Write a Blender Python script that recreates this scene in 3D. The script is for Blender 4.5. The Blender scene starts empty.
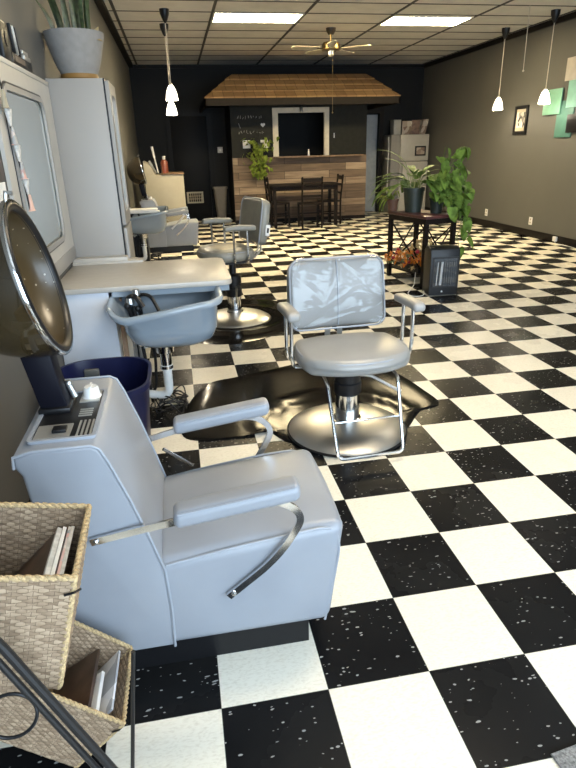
import bpy, bmesh, math, random
from mathutils import Vector, Matrix, Euler
random.seed(7)
PI = math.pi
scn = bpy.context.scene
COL = scn.collection
XL, XR, YB, YF, H = -1.02, 5.33, 12.45, -2.6, 3.08
T = 0.3048

# ------------------------------------------------------------------ materials
def new_mat(name):
    m = bpy.data.materials.new(name); m.use_nodes = True
    nt = m.node_tree; b = nt.nodes['Principled BSDF']
    return m, nt, b
def N(nt, typ, **kw):
    n = nt.nodes.new(typ)
    for k, v in kw.items(): setattr(n, k, v)
    return n
def ramp(nt, fac, stops):
    r = N(nt, 'ShaderNodeValToRGB'); e = r.color_ramp.elements
    while len(e) < len(stops): e.new(0.5)
    for i, (p, c) in enumerate(stops): e[i].position = p; e[i].color = (*c, 1)
    nt.links.new(fac, r.inputs[0]); return r.outputs[0]
def mat(name, col, rough=0.5, metal=0.0, var=0.08, scale=12.0, bump=0.0, bscale=200.0, spec=0.5, coat=0.0, emit=0.0, ecol=None, trans=0.0, alpha=1.0):
    m, nt, b = new_mat(name)
    tc = N(nt, 'ShaderNodeTexCoord'); no = N(nt, 'ShaderNodeTexNoise')
    no.inputs['Scale'].default_value = scale; no.inputs['Detail'].default_value = 4
    nt.links.new(tc.outputs['Object'], no.inputs['Vector'])
    lo = tuple(max(0, c * (1 - var)) for c in col); hi = tuple(min(1, c * (1 + var)) for c in col)
    nt.links.new(ramp(nt, no.outputs['Fac'], [(0.3, lo), (0.7, hi)]), b.inputs['Base Color'])
    b.inputs['Roughness'].default_value = rough; b.inputs['Metallic'].default_value = metal
    b.inputs['Specular IOR Level'].default_value = spec; b.inputs['Coat Weight'].default_value = coat
    b.inputs['Transmission Weight'].default_value = trans
    if emit:
        b.inputs['Emission Color'].default_value = (*(ecol or col), 1); b.inputs['Emission Strength'].default_value = emit
    if bump:
        n2 = N(nt, 'ShaderNodeTexNoise'); n2.inputs['Scale'].default_value = bscale; n2.inputs['Detail'].default_value = 3
        nt.links.new(tc.outputs['Object'], n2.inputs['Vector'])
        bp = N(nt, 'ShaderNodeBump'); bp.inputs['Strength'].default_value = bump; bp.inputs['Distance'].default_value = 0.01
        nt.links.new(n2.outputs['Fac'], bp.inputs['Height']); nt.links.new(bp.outputs[0], b.inputs['Normal'])
    return m

def math_node(nt, op, a, b=None):
    n = N(nt, 'ShaderNodeMath', operation=op)
    for i, v in enumerate((a, b)):
        if v is None: continue
        if isinstance(v, (int, float)): n.inputs[i].default_value = v
        else: nt.links.new(v, n.inputs[i])
    return n.outputs[0]
def mix(nt, fac, a, b):
    n = N(nt, 'ShaderNodeMix', data_type='RGBA')
    if isinstance(fac, (int, float)): n.inputs[0].default_value = fac
    else: nt.links.new(fac, n.inputs[0])
    for s, v in ((6, a), (7, b)):
        if isinstance(v, tuple): n.inputs[s].default_value = (*v, 1)
        else: nt.links.new(v, n.inputs[s])
    return n.outputs[2]

def floor_mat():
    m, nt, b = new_mat('checker_vinyl_tile')
    tc = N(nt, 'ShaderNodeTexCoord'); sp = N(nt, 'ShaderNodeSeparateXYZ'); nt.links.new(tc.outputs['Object'], sp.inputs[0])
    u = math_node(nt, 'DIVIDE', sp.outputs[0], T); v = math_node(nt, 'DIVIDE', sp.outputs[1], T)
    fu, fv = math_node(nt, 'FLOOR', u), math_node(nt, 'FLOOR', v)
    par = math_node(nt, 'FLOORED_MODULO', math_node(nt, 'ADD', fu, fv), 2.0)
    par = math_node(nt, 'GREATER_THAN', par, 0.5)              # 1 = white tile
    # flecks: stretched cells, broken up
    mp = N(nt, 'ShaderNodeMapping'); mp.inputs['Scale'].default_value = (58, 125, 1); nt.links.new(tc.outputs['Object'], mp.inputs[0])
    wn = N(nt, 'ShaderNodeTexNoise'); wn.inputs['Scale'].default_value = 14; nt.links.new(tc.outputs['Object'], wn.inputs['Vector'])
    ad = N(nt, 'ShaderNodeVectorMath', operation='ADD'); sc = N(nt, 'ShaderNodeVectorMath', operation='SCALE'); sc.inputs['Scale'].default_value = 2.6
    nt.links.new(wn.outputs['Color'], sc.inputs[0]); nt.links.new(mp.outputs[0], ad.inputs[0]); nt.links.new(sc.outputs[0], ad.inputs[1])
    vo = N(nt, 'ShaderNodeTexVoronoi'); vo.inputs['Scale'].default_value = 1.0; nt.links.new(ad.outputs[0], vo.inputs['Vector'])
    wr = N(nt, 'ShaderNodeSeparateColor'); nt.links.new(vo.outputs['Color'], wr.inputs[0])
    th = math_node(nt, 'MULTIPLY', math_node(nt, 'POWER', wr.outputs[0], 2.6), 0.42)
    fl = math_node(nt, 'LESS_THAN', vo.outputs['Distance'], th)
    fl = math_node(nt, 'MULTIPLY', fl, math_node(nt, 'GREATER_THAN', wr.outputs[1], 0.6))
    cl = N(nt, 'ShaderNodeTexNoise'); cl.inputs['Scale'].default_value = 2.2; cl.inputs['Detail'].default_value = 6; nt.links.new(tc.outputs['Object'], cl.inputs['Vector'])
    fine = N(nt, 'ShaderNodeTexNoise'); fine.inputs['Scale'].default_value = 90; fine.inputs['Detail'].default_value = 3; nt.links.new(ad.outputs[0], fine.inputs['Vector'])
    fine.inputs['Scale'].default_value = 1.3
    # per tile tone
    wt = N(nt, 'ShaderNodeTexWhiteNoise', noise_dimensions='2D'); cb = N(nt, 'ShaderNodeCombineXYZ')
    nt.links.new(fu, cb.inputs[0]); nt.links.new(fv, cb.inputs[1]); nt.links.new(cb.outputs[0], wt.inputs['Vector'])
    white = ramp(nt, fine.outputs['Fac'], [(0.25, (0.66, 0.60, 0.49)), (0.55, (0.78, 0.73, 0.62))])
    white = mix(nt, math_node(nt, 'MULTIPLY', fl, 0.22), white, (0.45, 0.40, 0.32))
    white = mix(nt, math_node(nt, 'MULTIPLY', wt.outputs['Value'], 0.14), white, (0.60, 0.53, 0.40))
    black = ramp(nt, cl.outputs['Fac'], [(0.35, (0.006, 0.006, 0.0065)), (0.7, (0.012, 0.012, 0.012))])
    black = mix(nt, math_node(nt, 'MULTIPLY', fl, 0.75), black, (0.40, 0.39, 0.37))
    c = mix(nt, par, black, white)
    # tile seams
    def edge(x):
        f = math_node(nt, 'FRACT', x); d = math_node(nt, 'ABSOLUTE', math_node(nt, 'SUBTRACT', f, 0.5))
        return math_node(nt, 'GREATER_THAN', d, 0.4965)
    se = math_node(nt, 'MAXIMUM', edge(u), edge(v))
    c = mix(nt, math_node(nt, 'MULTIPLY', se, 0.6), c, (0.03, 0.027, 0.022))
    nt.links.new(c, b.inputs['Base Color'])
    nt.links.new(math_node(nt, 'ADD', math_node(nt, 'MULTIPLY', cl.outputs['Fac'], 0.2), 0.17), b.inputs['Roughness'])
    b.inputs['Specular IOR Level'].default_value = 0.05
    bp = N(nt, 'ShaderNodeBump'); bp.inputs['Strength'].default_value = 0.06; bp.inputs['Distance'].default_value = 0.01
    nt.links.new(cl.outputs['Fac'], bp.inputs['Height']); nt.links.new(bp.outputs[0], b.inputs['Normal'])
    return m

def brick_mat(name, c1, c2, mort, bw, rh, msize=0.002, rough=0.6, axes='XZ', noise=0.5, nscale=(3, 3, 40), extra=None):
    m, nt, b = new_mat(name)
    tc = N(nt, 'ShaderNodeTexCoord'); sp = N(nt, 'ShaderNodeSeparateXYZ'); nt.links.new(tc.outputs['UV' if axes == 'UV' else 'Object'], sp.inputs[0])
    cb = N(nt, 'ShaderNodeCombineXYZ')
    ia, ib = ('XYZ'.index(axes[0]), 'XYZ'.index(axes[1])) if axes != 'UV' else (0, 1)
    nt.links.new(sp.outputs[ia], cb.inputs[0]); nt.links.new(sp.outputs[ib], cb.inputs[1])
    br = N(nt, 'ShaderNodeTexBrick'); br.inputs['Scale'].default_value = 1; br.inputs['Brick Width'].default_value = bw; br.inputs['Row Height'].default_value = rh
    br.inputs['Mortar Size'].default_value = msize; br.inputs['Color1'].default_value = (0, 0, 0, 1); br.inputs['Color2'].default_value = (1, 1, 1, 1); br.inputs['Mortar'].default_value = (0.5, 0.5, 0.5, 1)
    br.offset = 0.37
    if axes == 'UV':
        wn = N(nt, 'ShaderNodeTexNoise'); wn.inputs['Scale'].default_value = 95; nt.links.new(cb.outputs[0], wn.inputs['Vector'])
        vs_ = N(nt, 'ShaderNodeVectorMath', operation='SCALE'); vs_.inputs['Scale'].default_value = 0.0035; nt.links.new(wn.outputs['Color'], vs_.inputs[0])
        va_ = N(nt, 'ShaderNodeVectorMath', operation='ADD'); nt.links.new(cb.outputs[0], va_.inputs[0]); nt.links.new(vs_.outputs[0], va_.inputs[1]); nt.links.new(va_.outputs[0], br.inputs['Vector'])
    else: nt.links.new(cb.outputs[0], br.inputs['Vector'])
    no = N(nt, 'ShaderNodeTexNoise'); no.inputs['Scale'].default_value = 1; no.inputs['Detail'].default_value = 5
    mp = N(nt, 'ShaderNodeMapping'); mp.inputs['Scale'].default_value = nscale; nt.links.new(tc.outputs['UV' if axes == 'UV' else 'Object'], mp.inputs[0])
    ad = N(nt, 'ShaderNodeVectorMath', operation='ADD'); sc = N(nt, 'ShaderNodeVectorMath', operation='SCALE'); sc.inputs['Scale'].default_value = 9
    nt.links.new(br.outputs['Color'], sc.inputs[0]); nt.links.new(mp.outputs[0], ad.inputs[0]); nt.links.new(sc.outputs[0], ad.inputs[1]); nt.links.new(ad.outputs[0], no.inputs['Vector'])
    sepc = N(nt, 'ShaderNodeSeparateColor'); nt.links.new(br.outputs['Color'], sepc.inputs[0])
    f = math_node(nt, 'ADD', math_node(nt, 'MULTIPLY', sepc.outputs[0], 1 - noise), math_node(nt, 'MULTIPLY', no.outputs['Fac'], noise))
    stops = [(0.2, c1), (0.75, c2)] if not extra else [(0.15, c1), (0.5, extra), (0.85, c2)]
    c = mix(nt, br.outputs['Fac'], ramp(nt, f, stops), mort)
    nt.links.new(c, b.inputs['Base Color']); b.inputs['Roughness'].default_value = rough
    bp = N(nt, 'ShaderNodeBump'); bp.inputs['Strength'].default_value = 0.4; bp.inputs['Distance'].default_value = 0.004
    if axes == 'UV': br.inputs['Mortar Smooth'].default_value = 0.8; bp.inputs['Strength'].default_value = 0.1; br.offset = 0.5
    nt.links.new(math_node(nt, 'SUBTRACT', 1.0, br.outputs['Fac']), bp.inputs['Height']); nt.links.new(bp.outputs[0], b.inputs['Normal'])
    return m

M = {}
M['floor'] = floor_mat()
M['ceiling'] = mat('ceiling_tile', (0.72, 0.68, 0.62), 0.9, var=0.06, scale=5, bump=0.25, bscale=120)
M['tbar'] = mat('ceiling_bar', (0.045, 0.04, 0.035), 0.6)
M['wall'] = mat('taupe_paint', (0.094, 0.092, 0.084), 0.62, var=0.06, scale=1.2, bump=0.05, bscale=90)
M['wall_dark'] = mat('charcoal_paint', (0.013, 0.0135, 0.0145), 0.6, var=0.1, scale=1.5, spec=0.12)
M['wall_pale'] = mat('front_wall_paint', (0.4, 0.38, 0.35), 0.7)
M['trim'] = mat('dark_trim', (0.011, 0.009, 0.008), 0.5, spec=0.12)
M['vinyl'] = mat('grey_blue_vinyl', (0.262, 0.278, 0.308), 0.36, var=0.05, scale=6, bump=0.06, bscale=350)
M['vinyl2'] = mat('grey_vinyl', (0.275, 0.27, 0.258), 0.33, var=0.06, scale=6, bump=0.06, bscale=350)
M['vinyl_warm_lit'] = mat('worn_grey_vinyl_warm_lit', (0.23, 0.225, 0.195), 0.36, var=0.14, scale=7, bump=0.06, bscale=300)  # grey vinyl with the warm ceiling light mixed into its colour
M['vinyl_worn'] = mat('cream_worn_patch', (0.52, 0.45, 0.33), 0.5, var=0.15)
M['piping'] = mat('pale_piping', (0.29, 0.31, 0.345), 0.4)
M['chrome'] = mat('chrome', (0.72, 0.72, 0.72), 0.12, 1.0, var=0.03)
M['steel'] = mat('brushed_steel', (0.58, 0.575, 0.56), 0.34, 1.0, var=0.12, scale=4)
M['black'] = mat('black_plastic', (0.008, 0.008, 0.009), 0.35, spec=0.3)
M['blackmetal'] = mat('black_metal', (0.018, 0.017, 0.017), 0.45, 0.3)
M['rubber'] = mat('black_rubber_mat', (0.007, 0.0065, 0.006), 0.13, var=0.3, scale=9, bump=0.04, bscale=7, spec=0.06)
M['white'] = mat('white_plastic', (0.75, 0.74, 0.72), 0.4)
M['laminate'] = mat('grey_laminate', (0.305, 0.29, 0.27), 0.42, var=0.03, scale=2)
M['counter'] = mat('beige_laminate', (0.425, 0.40, 0.36), 0.36, var=0.05, scale=20)
M['mirror'] = mat('mirror_glass', (0.70, 0.74, 0.72), 0.03, 1.0, var=0.01)
M['porcelain'] = mat('blue_grey_bowl', (0.25, 0.295, 0.34), 0.16, var=0.04, scale=4, coat=0.3)
M['navy'] = mat('navy_plastic', (0.007, 0.009, 0.042), 0.33, spec=0.3)
M['hood'] = mat('brown_smoked_acrylic', (0.032, 0.022, 0.010), 0.10, var=0.3, scale=4, coat=0.6)
M['silver'] = mat('silver_panel', (0.42, 0.41, 0.38), 0.35, 0.6)
M['knob'] = mat('pale_knob', (0.72, 0.72, 0.70), 0.25)
M['wood_d'] = mat('dark_wood', (0.010, 0.007, 0.006), 0.5, spec=0.12)
M['stand_top'] = mat('mahogany_top', (0.075, 0.022, 0.022), 0.35, var=0.3, scale=20)
M['leaf'] = mat('pothos_leaf', (0.10, 0.165, 0.032), 0.5, var=0.6, scale=14, spec=0.06)
M['leaf_y'] = mat('yellow_green_leaf', (0.16, 0.21, 0.035), 0.6, spec=0.06, var=0.5, scale=14)
M['leaf_d'] = mat('dark_leaf', (0.055, 0.13, 0.028), 0.4, var=0.5, scale=18)
M['stem'] = mat('stem_green', (0.14, 0.2, 0.06), 0.6)
M['soil'] = mat('soil', (0.03, 0.02, 0.014), 0.95, bump=0.6, bscale=60)
M['pot_g'] = mat('green_black_pot', (0.020, 0.028, 0.022), 0.45)
M['terra'] = mat('brown_pot', (0.13, 0.06, 0.035), 0.6)
M['cream'] = mat('cream_laminate', (0.34, 0.305, 0.225), 0.5, var=0.03)
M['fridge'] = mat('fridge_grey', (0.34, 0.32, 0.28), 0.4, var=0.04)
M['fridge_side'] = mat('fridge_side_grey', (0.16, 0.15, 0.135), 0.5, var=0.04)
M['door_blue'] = mat('grey_blue_door', (0.30, 0.33, 0.36), 0.5)
M['binbeige'] = mat('taupe_bin', (0.16, 0.14, 0.115), 0.55)
M['orange'] = mat('orange_bottle', (0.20, 0.05, 0.025), 0.3)
M['paper'] = mat('white_paper', (0.74, 0.73, 0.71), 0.6)
M['paper_grey'] = mat('magazine_pages', (0.56, 0.55, 0.53), 0.6, var=0.25, scale=60)
M['brown_cover'] = mat('brown_cover', (0.055, 0.03, 0.018), 0.35, var=0.4, scale=25)
M['teal'] = mat('teal_paint', (0.055, 0.15, 0.125), 0.55)
M['mint'] = mat('mint_paint', (0.17, 0.38, 0.28), 0.55)
M['aqua'] = mat('aqua_paint', (0.20, 0.42, 0.37), 0.45)
M['offwhite'] = mat('offwhite_paint', (0.40, 0.37, 0.34), 0.55)
M['brass'] = mat('antique_brass', (0.24, 0.17, 0.075), 0.35, 1.0)
M['fanwood'] = mat('pale_fan_blade', (0.55, 0.48, 0.36), 0.45)
M['window_frame'] = mat('cream_frame', (0.56, 0.50, 0.40), 0.5)
M['chalk'] = mat('chalk', (0.30, 0.29, 0.27), 0.9)
M['rug'] = mat('grey_mat', (0.22, 0.22, 0.22), 0.9, var=0.5, scale=160, bump=0.5, bscale=200)
M['pvc'] = mat('pvc_pipe', (0.74, 0.73, 0.70), 0.35)
M['shingle'] = brick_mat('cedar_shingle', (0.19, 0.108, 0.045), (0.29, 0.178, 0.078), (0.07, 0.038, 0.018), 0.19, 0.4, 0.004, 0.75, axes='XY', noise=0.45, nscale=(9, 2, 2))
M['planks'] = brick_mat('reclaimed_planks', (0.05, 0.032, 0.022), (0.42, 0.32, 0.23), (0.02, 0.014, 0.01), 0.95, 0.143, 0.004, 0.7, axes='XZ', noise=0.55, nscale=(2.2, 2, 22), extra=(0.17, 0.115, 0.075))
M['wicker'] = brick_mat('seagrass_weave', (0.19, 0.125, 0.075), (0.37, 0.27, 0.175), (0.10, 0.065, 0.038), 0.016, 0.0065, 0.0007, 0.8, axes='UV', noise=0.5, nscale=(60, 150, 1))
M['rope'] = mat('seagrass_rope', (0.46, 0.33, 0.17), 0.8, var=0.3, scale=160, bump=0.5, bscale=260)
M['diffuser'] = mat('lit_diffuser', (1.0, 0.9, 0.72), 0.5, emit=64.0, ecol=(1.0, 0.81, 0.47))
M['diffuser_added_dim'] = mat('lit_diffuser_added_dim', (1.0, 0.9, 0.72), 0.5, emit=5.0, ecol=(1.0, 0.88, 0.68))  # weaker glow for the added, unseen panels over the middle of the room
M['diffuser_added_soft'] = mat('lit_diffuser_added_soft', (1.0, 0.92, 0.8), 0.5, emit=30.0, ecol=(1.0, 0.82, 0.57))  # glow for the added, unseen panel above the near dryer chair
M['shade'] = mat('lit_frosted_glass', (1.0, 0.95, 0.88), 0.4, emit=4.0, ecol=(1.0, 0.90, 0.74))
M['flower_o'] = mat('orange_petals', (0.62, 0.20, 0.02), 0.6, var=0.3)
M['flower_r'] = mat('red_berries', (0.32, 0.02, 0.04), 0.4, var=0.3)
M['flower_y'] = mat('dried_straw', (0.46, 0.35, 0.17), 0.7, var=0.3)
M['pot_grey'] = mat('ribbed_grey_planter', (0.25, 0.238, 0.225), 0.8, var=0.08, scale=25)
M['cork'] = mat('bamboo_saucer', (0.24, 0.13, 0.035), 0.5)
M['picture'] = None

def perforated():
    m, nt, b = new_mat('perforated_brown_liner')
    tc = N(nt, 'ShaderNodeTexCoord'); vo = N(nt, 'ShaderNodeTexVoronoi'); vo.inputs['Scale'].default_value = 44; vo.inputs['Randomness'].default_value = 0.1
    nt.links.new(tc.outputs['Object'], vo.inputs['Vector'])
    f = math_node(nt, 'LESS_THAN', vo.outputs['Distance'], 0.13)
    nt.links.new(mix(nt, f, (0.055, 0.036, 0.015), (0.30, 0.25, 0.18)), b.inputs['Base Color']); b.inputs['Roughness'].default_value = 0.3
    return m
M['liner'] = perforated()
def picture_mat():
    m, nt, b = new_mat('group_photo_print')
    tc = N(nt, 'ShaderNodeTexCoord'); vo = N(nt, 'ShaderNodeTexVoronoi'); vo.inputs['Scale'].default_value = 17
    nt.links.new(tc.outputs['Object'], vo.inputs['Vector']); s = N(nt, 'ShaderNodeSeparateColor'); nt.links.new(vo.outputs['Color'], s.inputs[0])
    nt.links.new(ramp(nt, s.outputs[0], [(0.3, (0.02, 0.02, 0.02)), (0.9, (0.6, 0.57, 0.5))]), b.inputs['Base Color'])
    b.inputs['Roughness'].default_value = 0.3
    return m
M['picture'] = picture_mat()
def collage_mat(name, cols, scale):
    m, nt, b = new_mat(name)
    tc = N(nt, 'ShaderNodeTexCoord'); vo = N(nt, 'ShaderNodeTexVoronoi'); vo.inputs['Scale'].default_value = scale
    nt.links.new(tc.outputs['Object'], vo.inputs['Vector']); s = N(nt, 'ShaderNodeSeparateColor'); nt.links.new(vo.outputs['Color'], s.inputs[0])
    nt.links.new(ramp(nt, s.outputs[0], [(i / (len(cols) - 1), c) for i, c in enumerate(cols)]), b.inputs['Base Color'])
    b.inputs['Roughness'].default_value = 0.45
    return m
M['print_a'] = collage_mat('brown_pale_print', [(0.10, 0.05, 0.03), (0.42, 0.36, 0.29), (0.14, 0.08, 0.05), (0.55, 0.5, 0.42)], 11)
M['print_b'] = collage_mat('grey_pink_print', [(0.5, 0.48, 0.46), (0.62, 0.36, 0.32), (0.2, 0.22, 0.24), (0.6, 0.58, 0.55)], 40)
M['cover'] = collage_mat('pale_cover', [(0.62, 0.62, 0.64), (0.70, 0.69, 0.68), (0.30, 0.31, 0.33), (0.66, 0.66, 0.67)], 16)
def plastic_film():
    m, nt, b = new_mat('clear_plastic_film')
    tr = N(nt, 'ShaderNodeBsdfTransparent'); gl = N(nt, 'ShaderNodeBsdfGlossy'); gl.inputs['Roughness'].default_value = 0.08
    tc = N(nt, 'ShaderNodeTexCoord'); mp = N(nt, 'ShaderNodeMapping'); mp.inputs['Rotation'].default_value = (0, 0.6, 0.3); mp.inputs['Scale'].default_value = (1, 1, 2.2)
    no = N(nt, 'ShaderNodeTexNoise'); no.inputs['Scale'].default_value = 5; no.inputs['Detail'].default_value = 1.5; no.inputs['Distortion'].default_value = 1.2
    nt.links.new(tc.outputs['Object'], mp.inputs[0]); nt.links.new(mp.outputs[0], no.inputs['Vector'])
    bp = N(nt, 'ShaderNodeBump'); bp.inputs['Strength'].default_value = 0.12; bp.inputs['Distance'].default_value = 0.05
    nt.links.new(no.outputs['Fac'], bp.inputs['Height']); nt.links.new(bp.outputs[0], gl.inputs['Normal'])
    fr = N(nt, 'ShaderNodeFresnel'); fr.inputs['IOR'].default_value = 1.5; nt.links.new(bp.outputs[0], fr.inputs['Normal'])
    f = math_node(nt, 'ADD', math_node(nt, 'MULTIPLY', fr.outputs[0], 0.75), 0.0)
    mx = N(nt, 'ShaderNodeMixShader'); nt.links.new(f, mx.inputs[0]); nt.links.new(tr.outputs[0], mx.inputs[1]); nt.links.new(gl.outputs[0], mx.inputs[2])
    nt.links.new(mx.outputs[0], nt.nodes['Material Output'].inputs['Surface'])
    return m
M['film'] = plastic_film()

# ------------------------------------------------------------------ object helpers
ORG = {}
def thing(name, label, cat, loc=(0, 0, 0), group=None):
    o = bpy.data.objects.new(name, None); COL.objects.link(o); o.location = loc; o.empty_display_size = 0.1
    o['label'] = label; o['category'] = cat
    if group: o['group'] = group
    ORG[o.name] = Vector(loc); return o
def tag(o, label, cat, group=None, kind=None):
    o['label'] = label; o['category'] = cat
    if group: o['group'] = group
    if kind: o['kind'] = kind
    return o
class B:
    def __init__(s): s.bm = bmesh.new(); s.uv = None
    def _v(s, p): return s.bm.verts.new(p)
    def box(s, x0, x1, y0, y1, z0, z1, bev=0.0, M=None, seg=2):
        t = bmesh.new(); bmesh.ops.create_cube(t, size=1)
        for v in t.verts: v.co = Vector(((x0 + x1) / 2 + v.co.x * (x1 - x0), (y0 + y1) / 2 + v.co.y * (y1 - y0), (z0 + z1) / 2 + v.co.z * (z1 - z0)))
        if bev: bmesh.ops.bevel(t, geom=t.edges[:], offset=bev, segments=seg, profile=0.5, affect='EDGES')
        return s.add(t, M)
    def add(s, t, M=None):
        if M is not None: bmesh.ops.transform(t, matrix=M, verts=t.verts)
        mp = {v: s.bm.verts.new(v.co) for v in t.verts}
        for f in t.faces:
            try: s.bm.faces.new([mp[v] for v in f.verts])
            except ValueError: pass
        t.free(); return s
    def tube(s, pts, r, n=10, cap=True, closed=False):
        pts = [Vector(p) for p in pts]; m = len(pts); rings = []
        up = None
        for i, p in enumerate(pts):
            a = pts[i - 1] if (i > 0 or closed) else p; b = pts[(i + 1) % m] if (i < m - 1 or closed) else p
            t = (b - a).normalized()
            if up is None:
                up = Vector((0, 0, 1)) if abs(t.z) < 0.9 else Vector((1, 0, 0))
            x = (up - t * up.dot(t)); x = x.normalized() if x.length > 1e-6 else t.orthogonal().normalized(); y = t.cross(x); up = x
            rr = r[i] if isinstance(r, (list, tuple)) else r
            if isinstance(rr, tuple): ra, rb = rr
            else: ra = rb = rr
            rings.append([s._v(p + x * ra * math.cos(2 * PI * k / n) + y * rb * math.sin(2 * PI * k / n)) for k in range(n)])
        L = m if closed else m - 1
        for i in range(L):
            A, C = rings[i], rings[(i + 1) % m]
            for k in range(n): s.bm.faces.new((A[k], A[(k + 1) % n], C[(k + 1) % n], C[k]))
        if cap and not closed:
            s.bm.faces.new(rings[0][::-1]); s.bm.faces.new(rings[-1])
        return s
    def flatbar(s, pts, w, th):
        pts = [Vector(p) for p in pts]; rings = []
        for i, p in enumerate(pts):
            t = (pts[min(i + 1, len(pts) - 1)] - pts[max(i - 1, 0)]).normalized(); y = Vector((0, 1, 0)); y = (y - t * y.dot(t)).normalized(); n = t.cross(y)
            rings.append([s._v(p + n * a * w / 2 + y * b * th / 2) for a, b in ((-1, -1), (1, -1), (1, 1), (-1, 1))])
        for A, C in zip(rings, rings[1:]):
            for k in range(4): s.bm.faces.new((A[k], A[(k + 1) % 4], C[(k + 1) % 4], C[k]))
        s.bm.faces.new(rings[0][::-1]); s.bm.faces.new(rings[-1]); return s
    def ribbon(s, pts, w, th, side):
        # flat bar along pts: width w along 'side', thickness th
        pts = [Vector(p) for p in pts]; side = Vector(side).normalized(); rings = []
        for i, p in enumerate(pts):
            t = (pts[min(i + 1, len(pts) - 1)] - pts[max(i - 1, 0)]).normalized(); n = t.cross(side).normalized()
            rings.append([s._v(p + side * a * w / 2 + n * b * th / 2) for a, b in ((-1, -1), (1, -1), (1, 1), (-1, 1))])
        for A, C in zip(rings, rings[1:]):
            for k in range(4): s.bm.faces.new((A[k], A[(k + 1) % 4], C[(k + 1) % 4], C[k]))
        s.bm.faces.new(rings[0][::-1]); s.bm.faces.new(rings[-1]); return s
    def lathe(s, prof, c=(0, 0, 0), n=32, M=None, sx=1, sy=1):
        t = bmesh.new(); rings = []
        for r, z in prof:
            if r < 1e-5: rings.append([t.verts.new((0, 0, z))])
            else: rings.append([t.verts.new((r * sx * math.cos(2 * PI * k / n), r * sy * math.sin(2 * PI * k / n), z)) for k in range(n)])
        for A, C in zip(rings, rings[1:]):
            for k in range(n):
                f = [A[k % len(A)], A[(k + 1) % len(A)], C[(k + 1) % len(C)], C[k % len(C)]]
                f = list(dict.fromkeys(f))
                if len(f) > 2:
                    try: t.faces.new(f)
                    except ValueError: pass
        return s.add(t, (Matrix.Translation(c) @ M) if M is not None else Matrix.Translation(c))
    def prism(s, poly, axis, a, b, bev=0.0, seg=3):
        # poly in the two other axes (cyclic order kept), extruded from a to b along axis
        t = bmesh.new()
        def P(u, v, w): return {'x': (w, u, v), 'y': (u, w, v), 'z': (u, v, w)}[axis]
        A = [t.verts.new(P(u, v, a)) for u, v in poly]; C = [t.verts.new(P(u, v, b)) for u, v in poly]; n = len(poly)
        fa = t.faces.new(A); fb = t.faces.new(C[::-1])
        for k in range(n): t.faces.new((A[k], C[k], C[(k + 1) % n], A[(k + 1) % n]))
        bmesh.ops.recalc_face_normals(t, faces=t.faces[:])
        if bev:
            es = list({e for f in (fa, fb) for e in f.edges}); bmesh.ops.bevel(t, geom=es, offset=bev, segments=seg, profile=0.5, affect='EDGES')
        return s.add(t)
    def rbox(s, c, h, r, warp=None, M=None, ns=3, ni=6):
        # rounded box: centre c, half sizes h, radius r
        def coords(hh):
            out = [-(hh - r + r * math.tan(math.radians(45 * k / ns))) for k in range(ns, -1, -1)]
            inner = hh - r
            mid = [-inner + 2 * inner * k / ni for k in range(1, ni)]
            return out + mid + [-x for x in out[::-1]]
        t = bmesh.new(); vm = {}
        def V(p):
            q = Vector([max(-(h[i] - r), min(h[i] - r, p[i])) for i in range(3)]); d = Vector(p) - q
            if d.length > 1e-9: p = q + d.normalized() * r
            k = tuple(round(x, 6) for x in p)
            if k not in vm: vm[k] = t.verts.new(p)
            return vm[k]
        for ax in range(3):
            u, v = [(1, 2), (2, 0), (0, 1)][ax]; cu, cv = coords(h[u]), coords(h[v])
            for sg in (-1, 1):
                for i in range(len(cu) - 1):
                    for j in range(len(cv) - 1):
                        q = []
                        for a, b in ((i, j), (i + 1, j), (i + 1, j + 1), (i, j + 1)):
                            p = [0, 0, 0]; p[ax] = sg * h[ax]; p[u] = cu[a]; p[v] = cv[b]; q.append(V(p))
                        if sg < 0: q = q[::-1]
                        q = list(dict.fromkeys(q))
                        if len(q) > 2:
                            try: t.faces.new(q)
                            except ValueError: pass
        for v in t.verts:
            p = v.co.copy()
            if warp: p = Vector(warp(p.x / h[0], p.y / h[1], p.z / h[2], p))
            v.co = p + Vector(c)
        return s.add(t, M)
    def ball(s, c, r, n=10, sc=(1, 1, 1)):
        t = bmesh.new(); bmesh.ops.create_uvsphere(t, u_segments=n, v_segments=max(5, n // 2), radius=r)
        for v in t.verts: v.co = Vector((v.co.x * sc[0] + c[0], v.co.y * sc[1] + c[1], v.co.z * sc[2] + c[2]))
        return s.add(t)
    def quad(s, *ps):
        s.bm.faces.new([s._v(p) for p in ps]); return s
    def put(s, name, m, parent=None, smooth=35, loc=None, recalc=True):
        if recalc: bmesh.ops.recalc_face_normals(s.bm, faces=s.bm.faces[:])
        me = bpy.data.meshes.new(name); 
        org = ORG.get(parent.name, Vector()) if parent is not None else Vector(loc or (0, 0, 0))
        for v in s.bm.verts: v.co -= org
        s.bm.to_mesh(me); s.bm.free()
        me.materials.append(m if not isinstance(m, str) else M[m])
        for p in me.polygons: p.use_smooth = True
        me.set_sharp_from_angle(angle=math.radians(smooth))
        o = bpy.data.objects.new(name, me); COL.objects.link(o)
        if parent is not None: o.parent = parent
        else: o.location = org
        ORG[o.name] = org; return o
def struct(name, b, m, **k):
    o = b.put(name, m, **k)
    if k.get('parent') is None: o['kind'] = 'structure'
    return o
def spart(o): o['kind'] = 'structure'; return o
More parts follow.
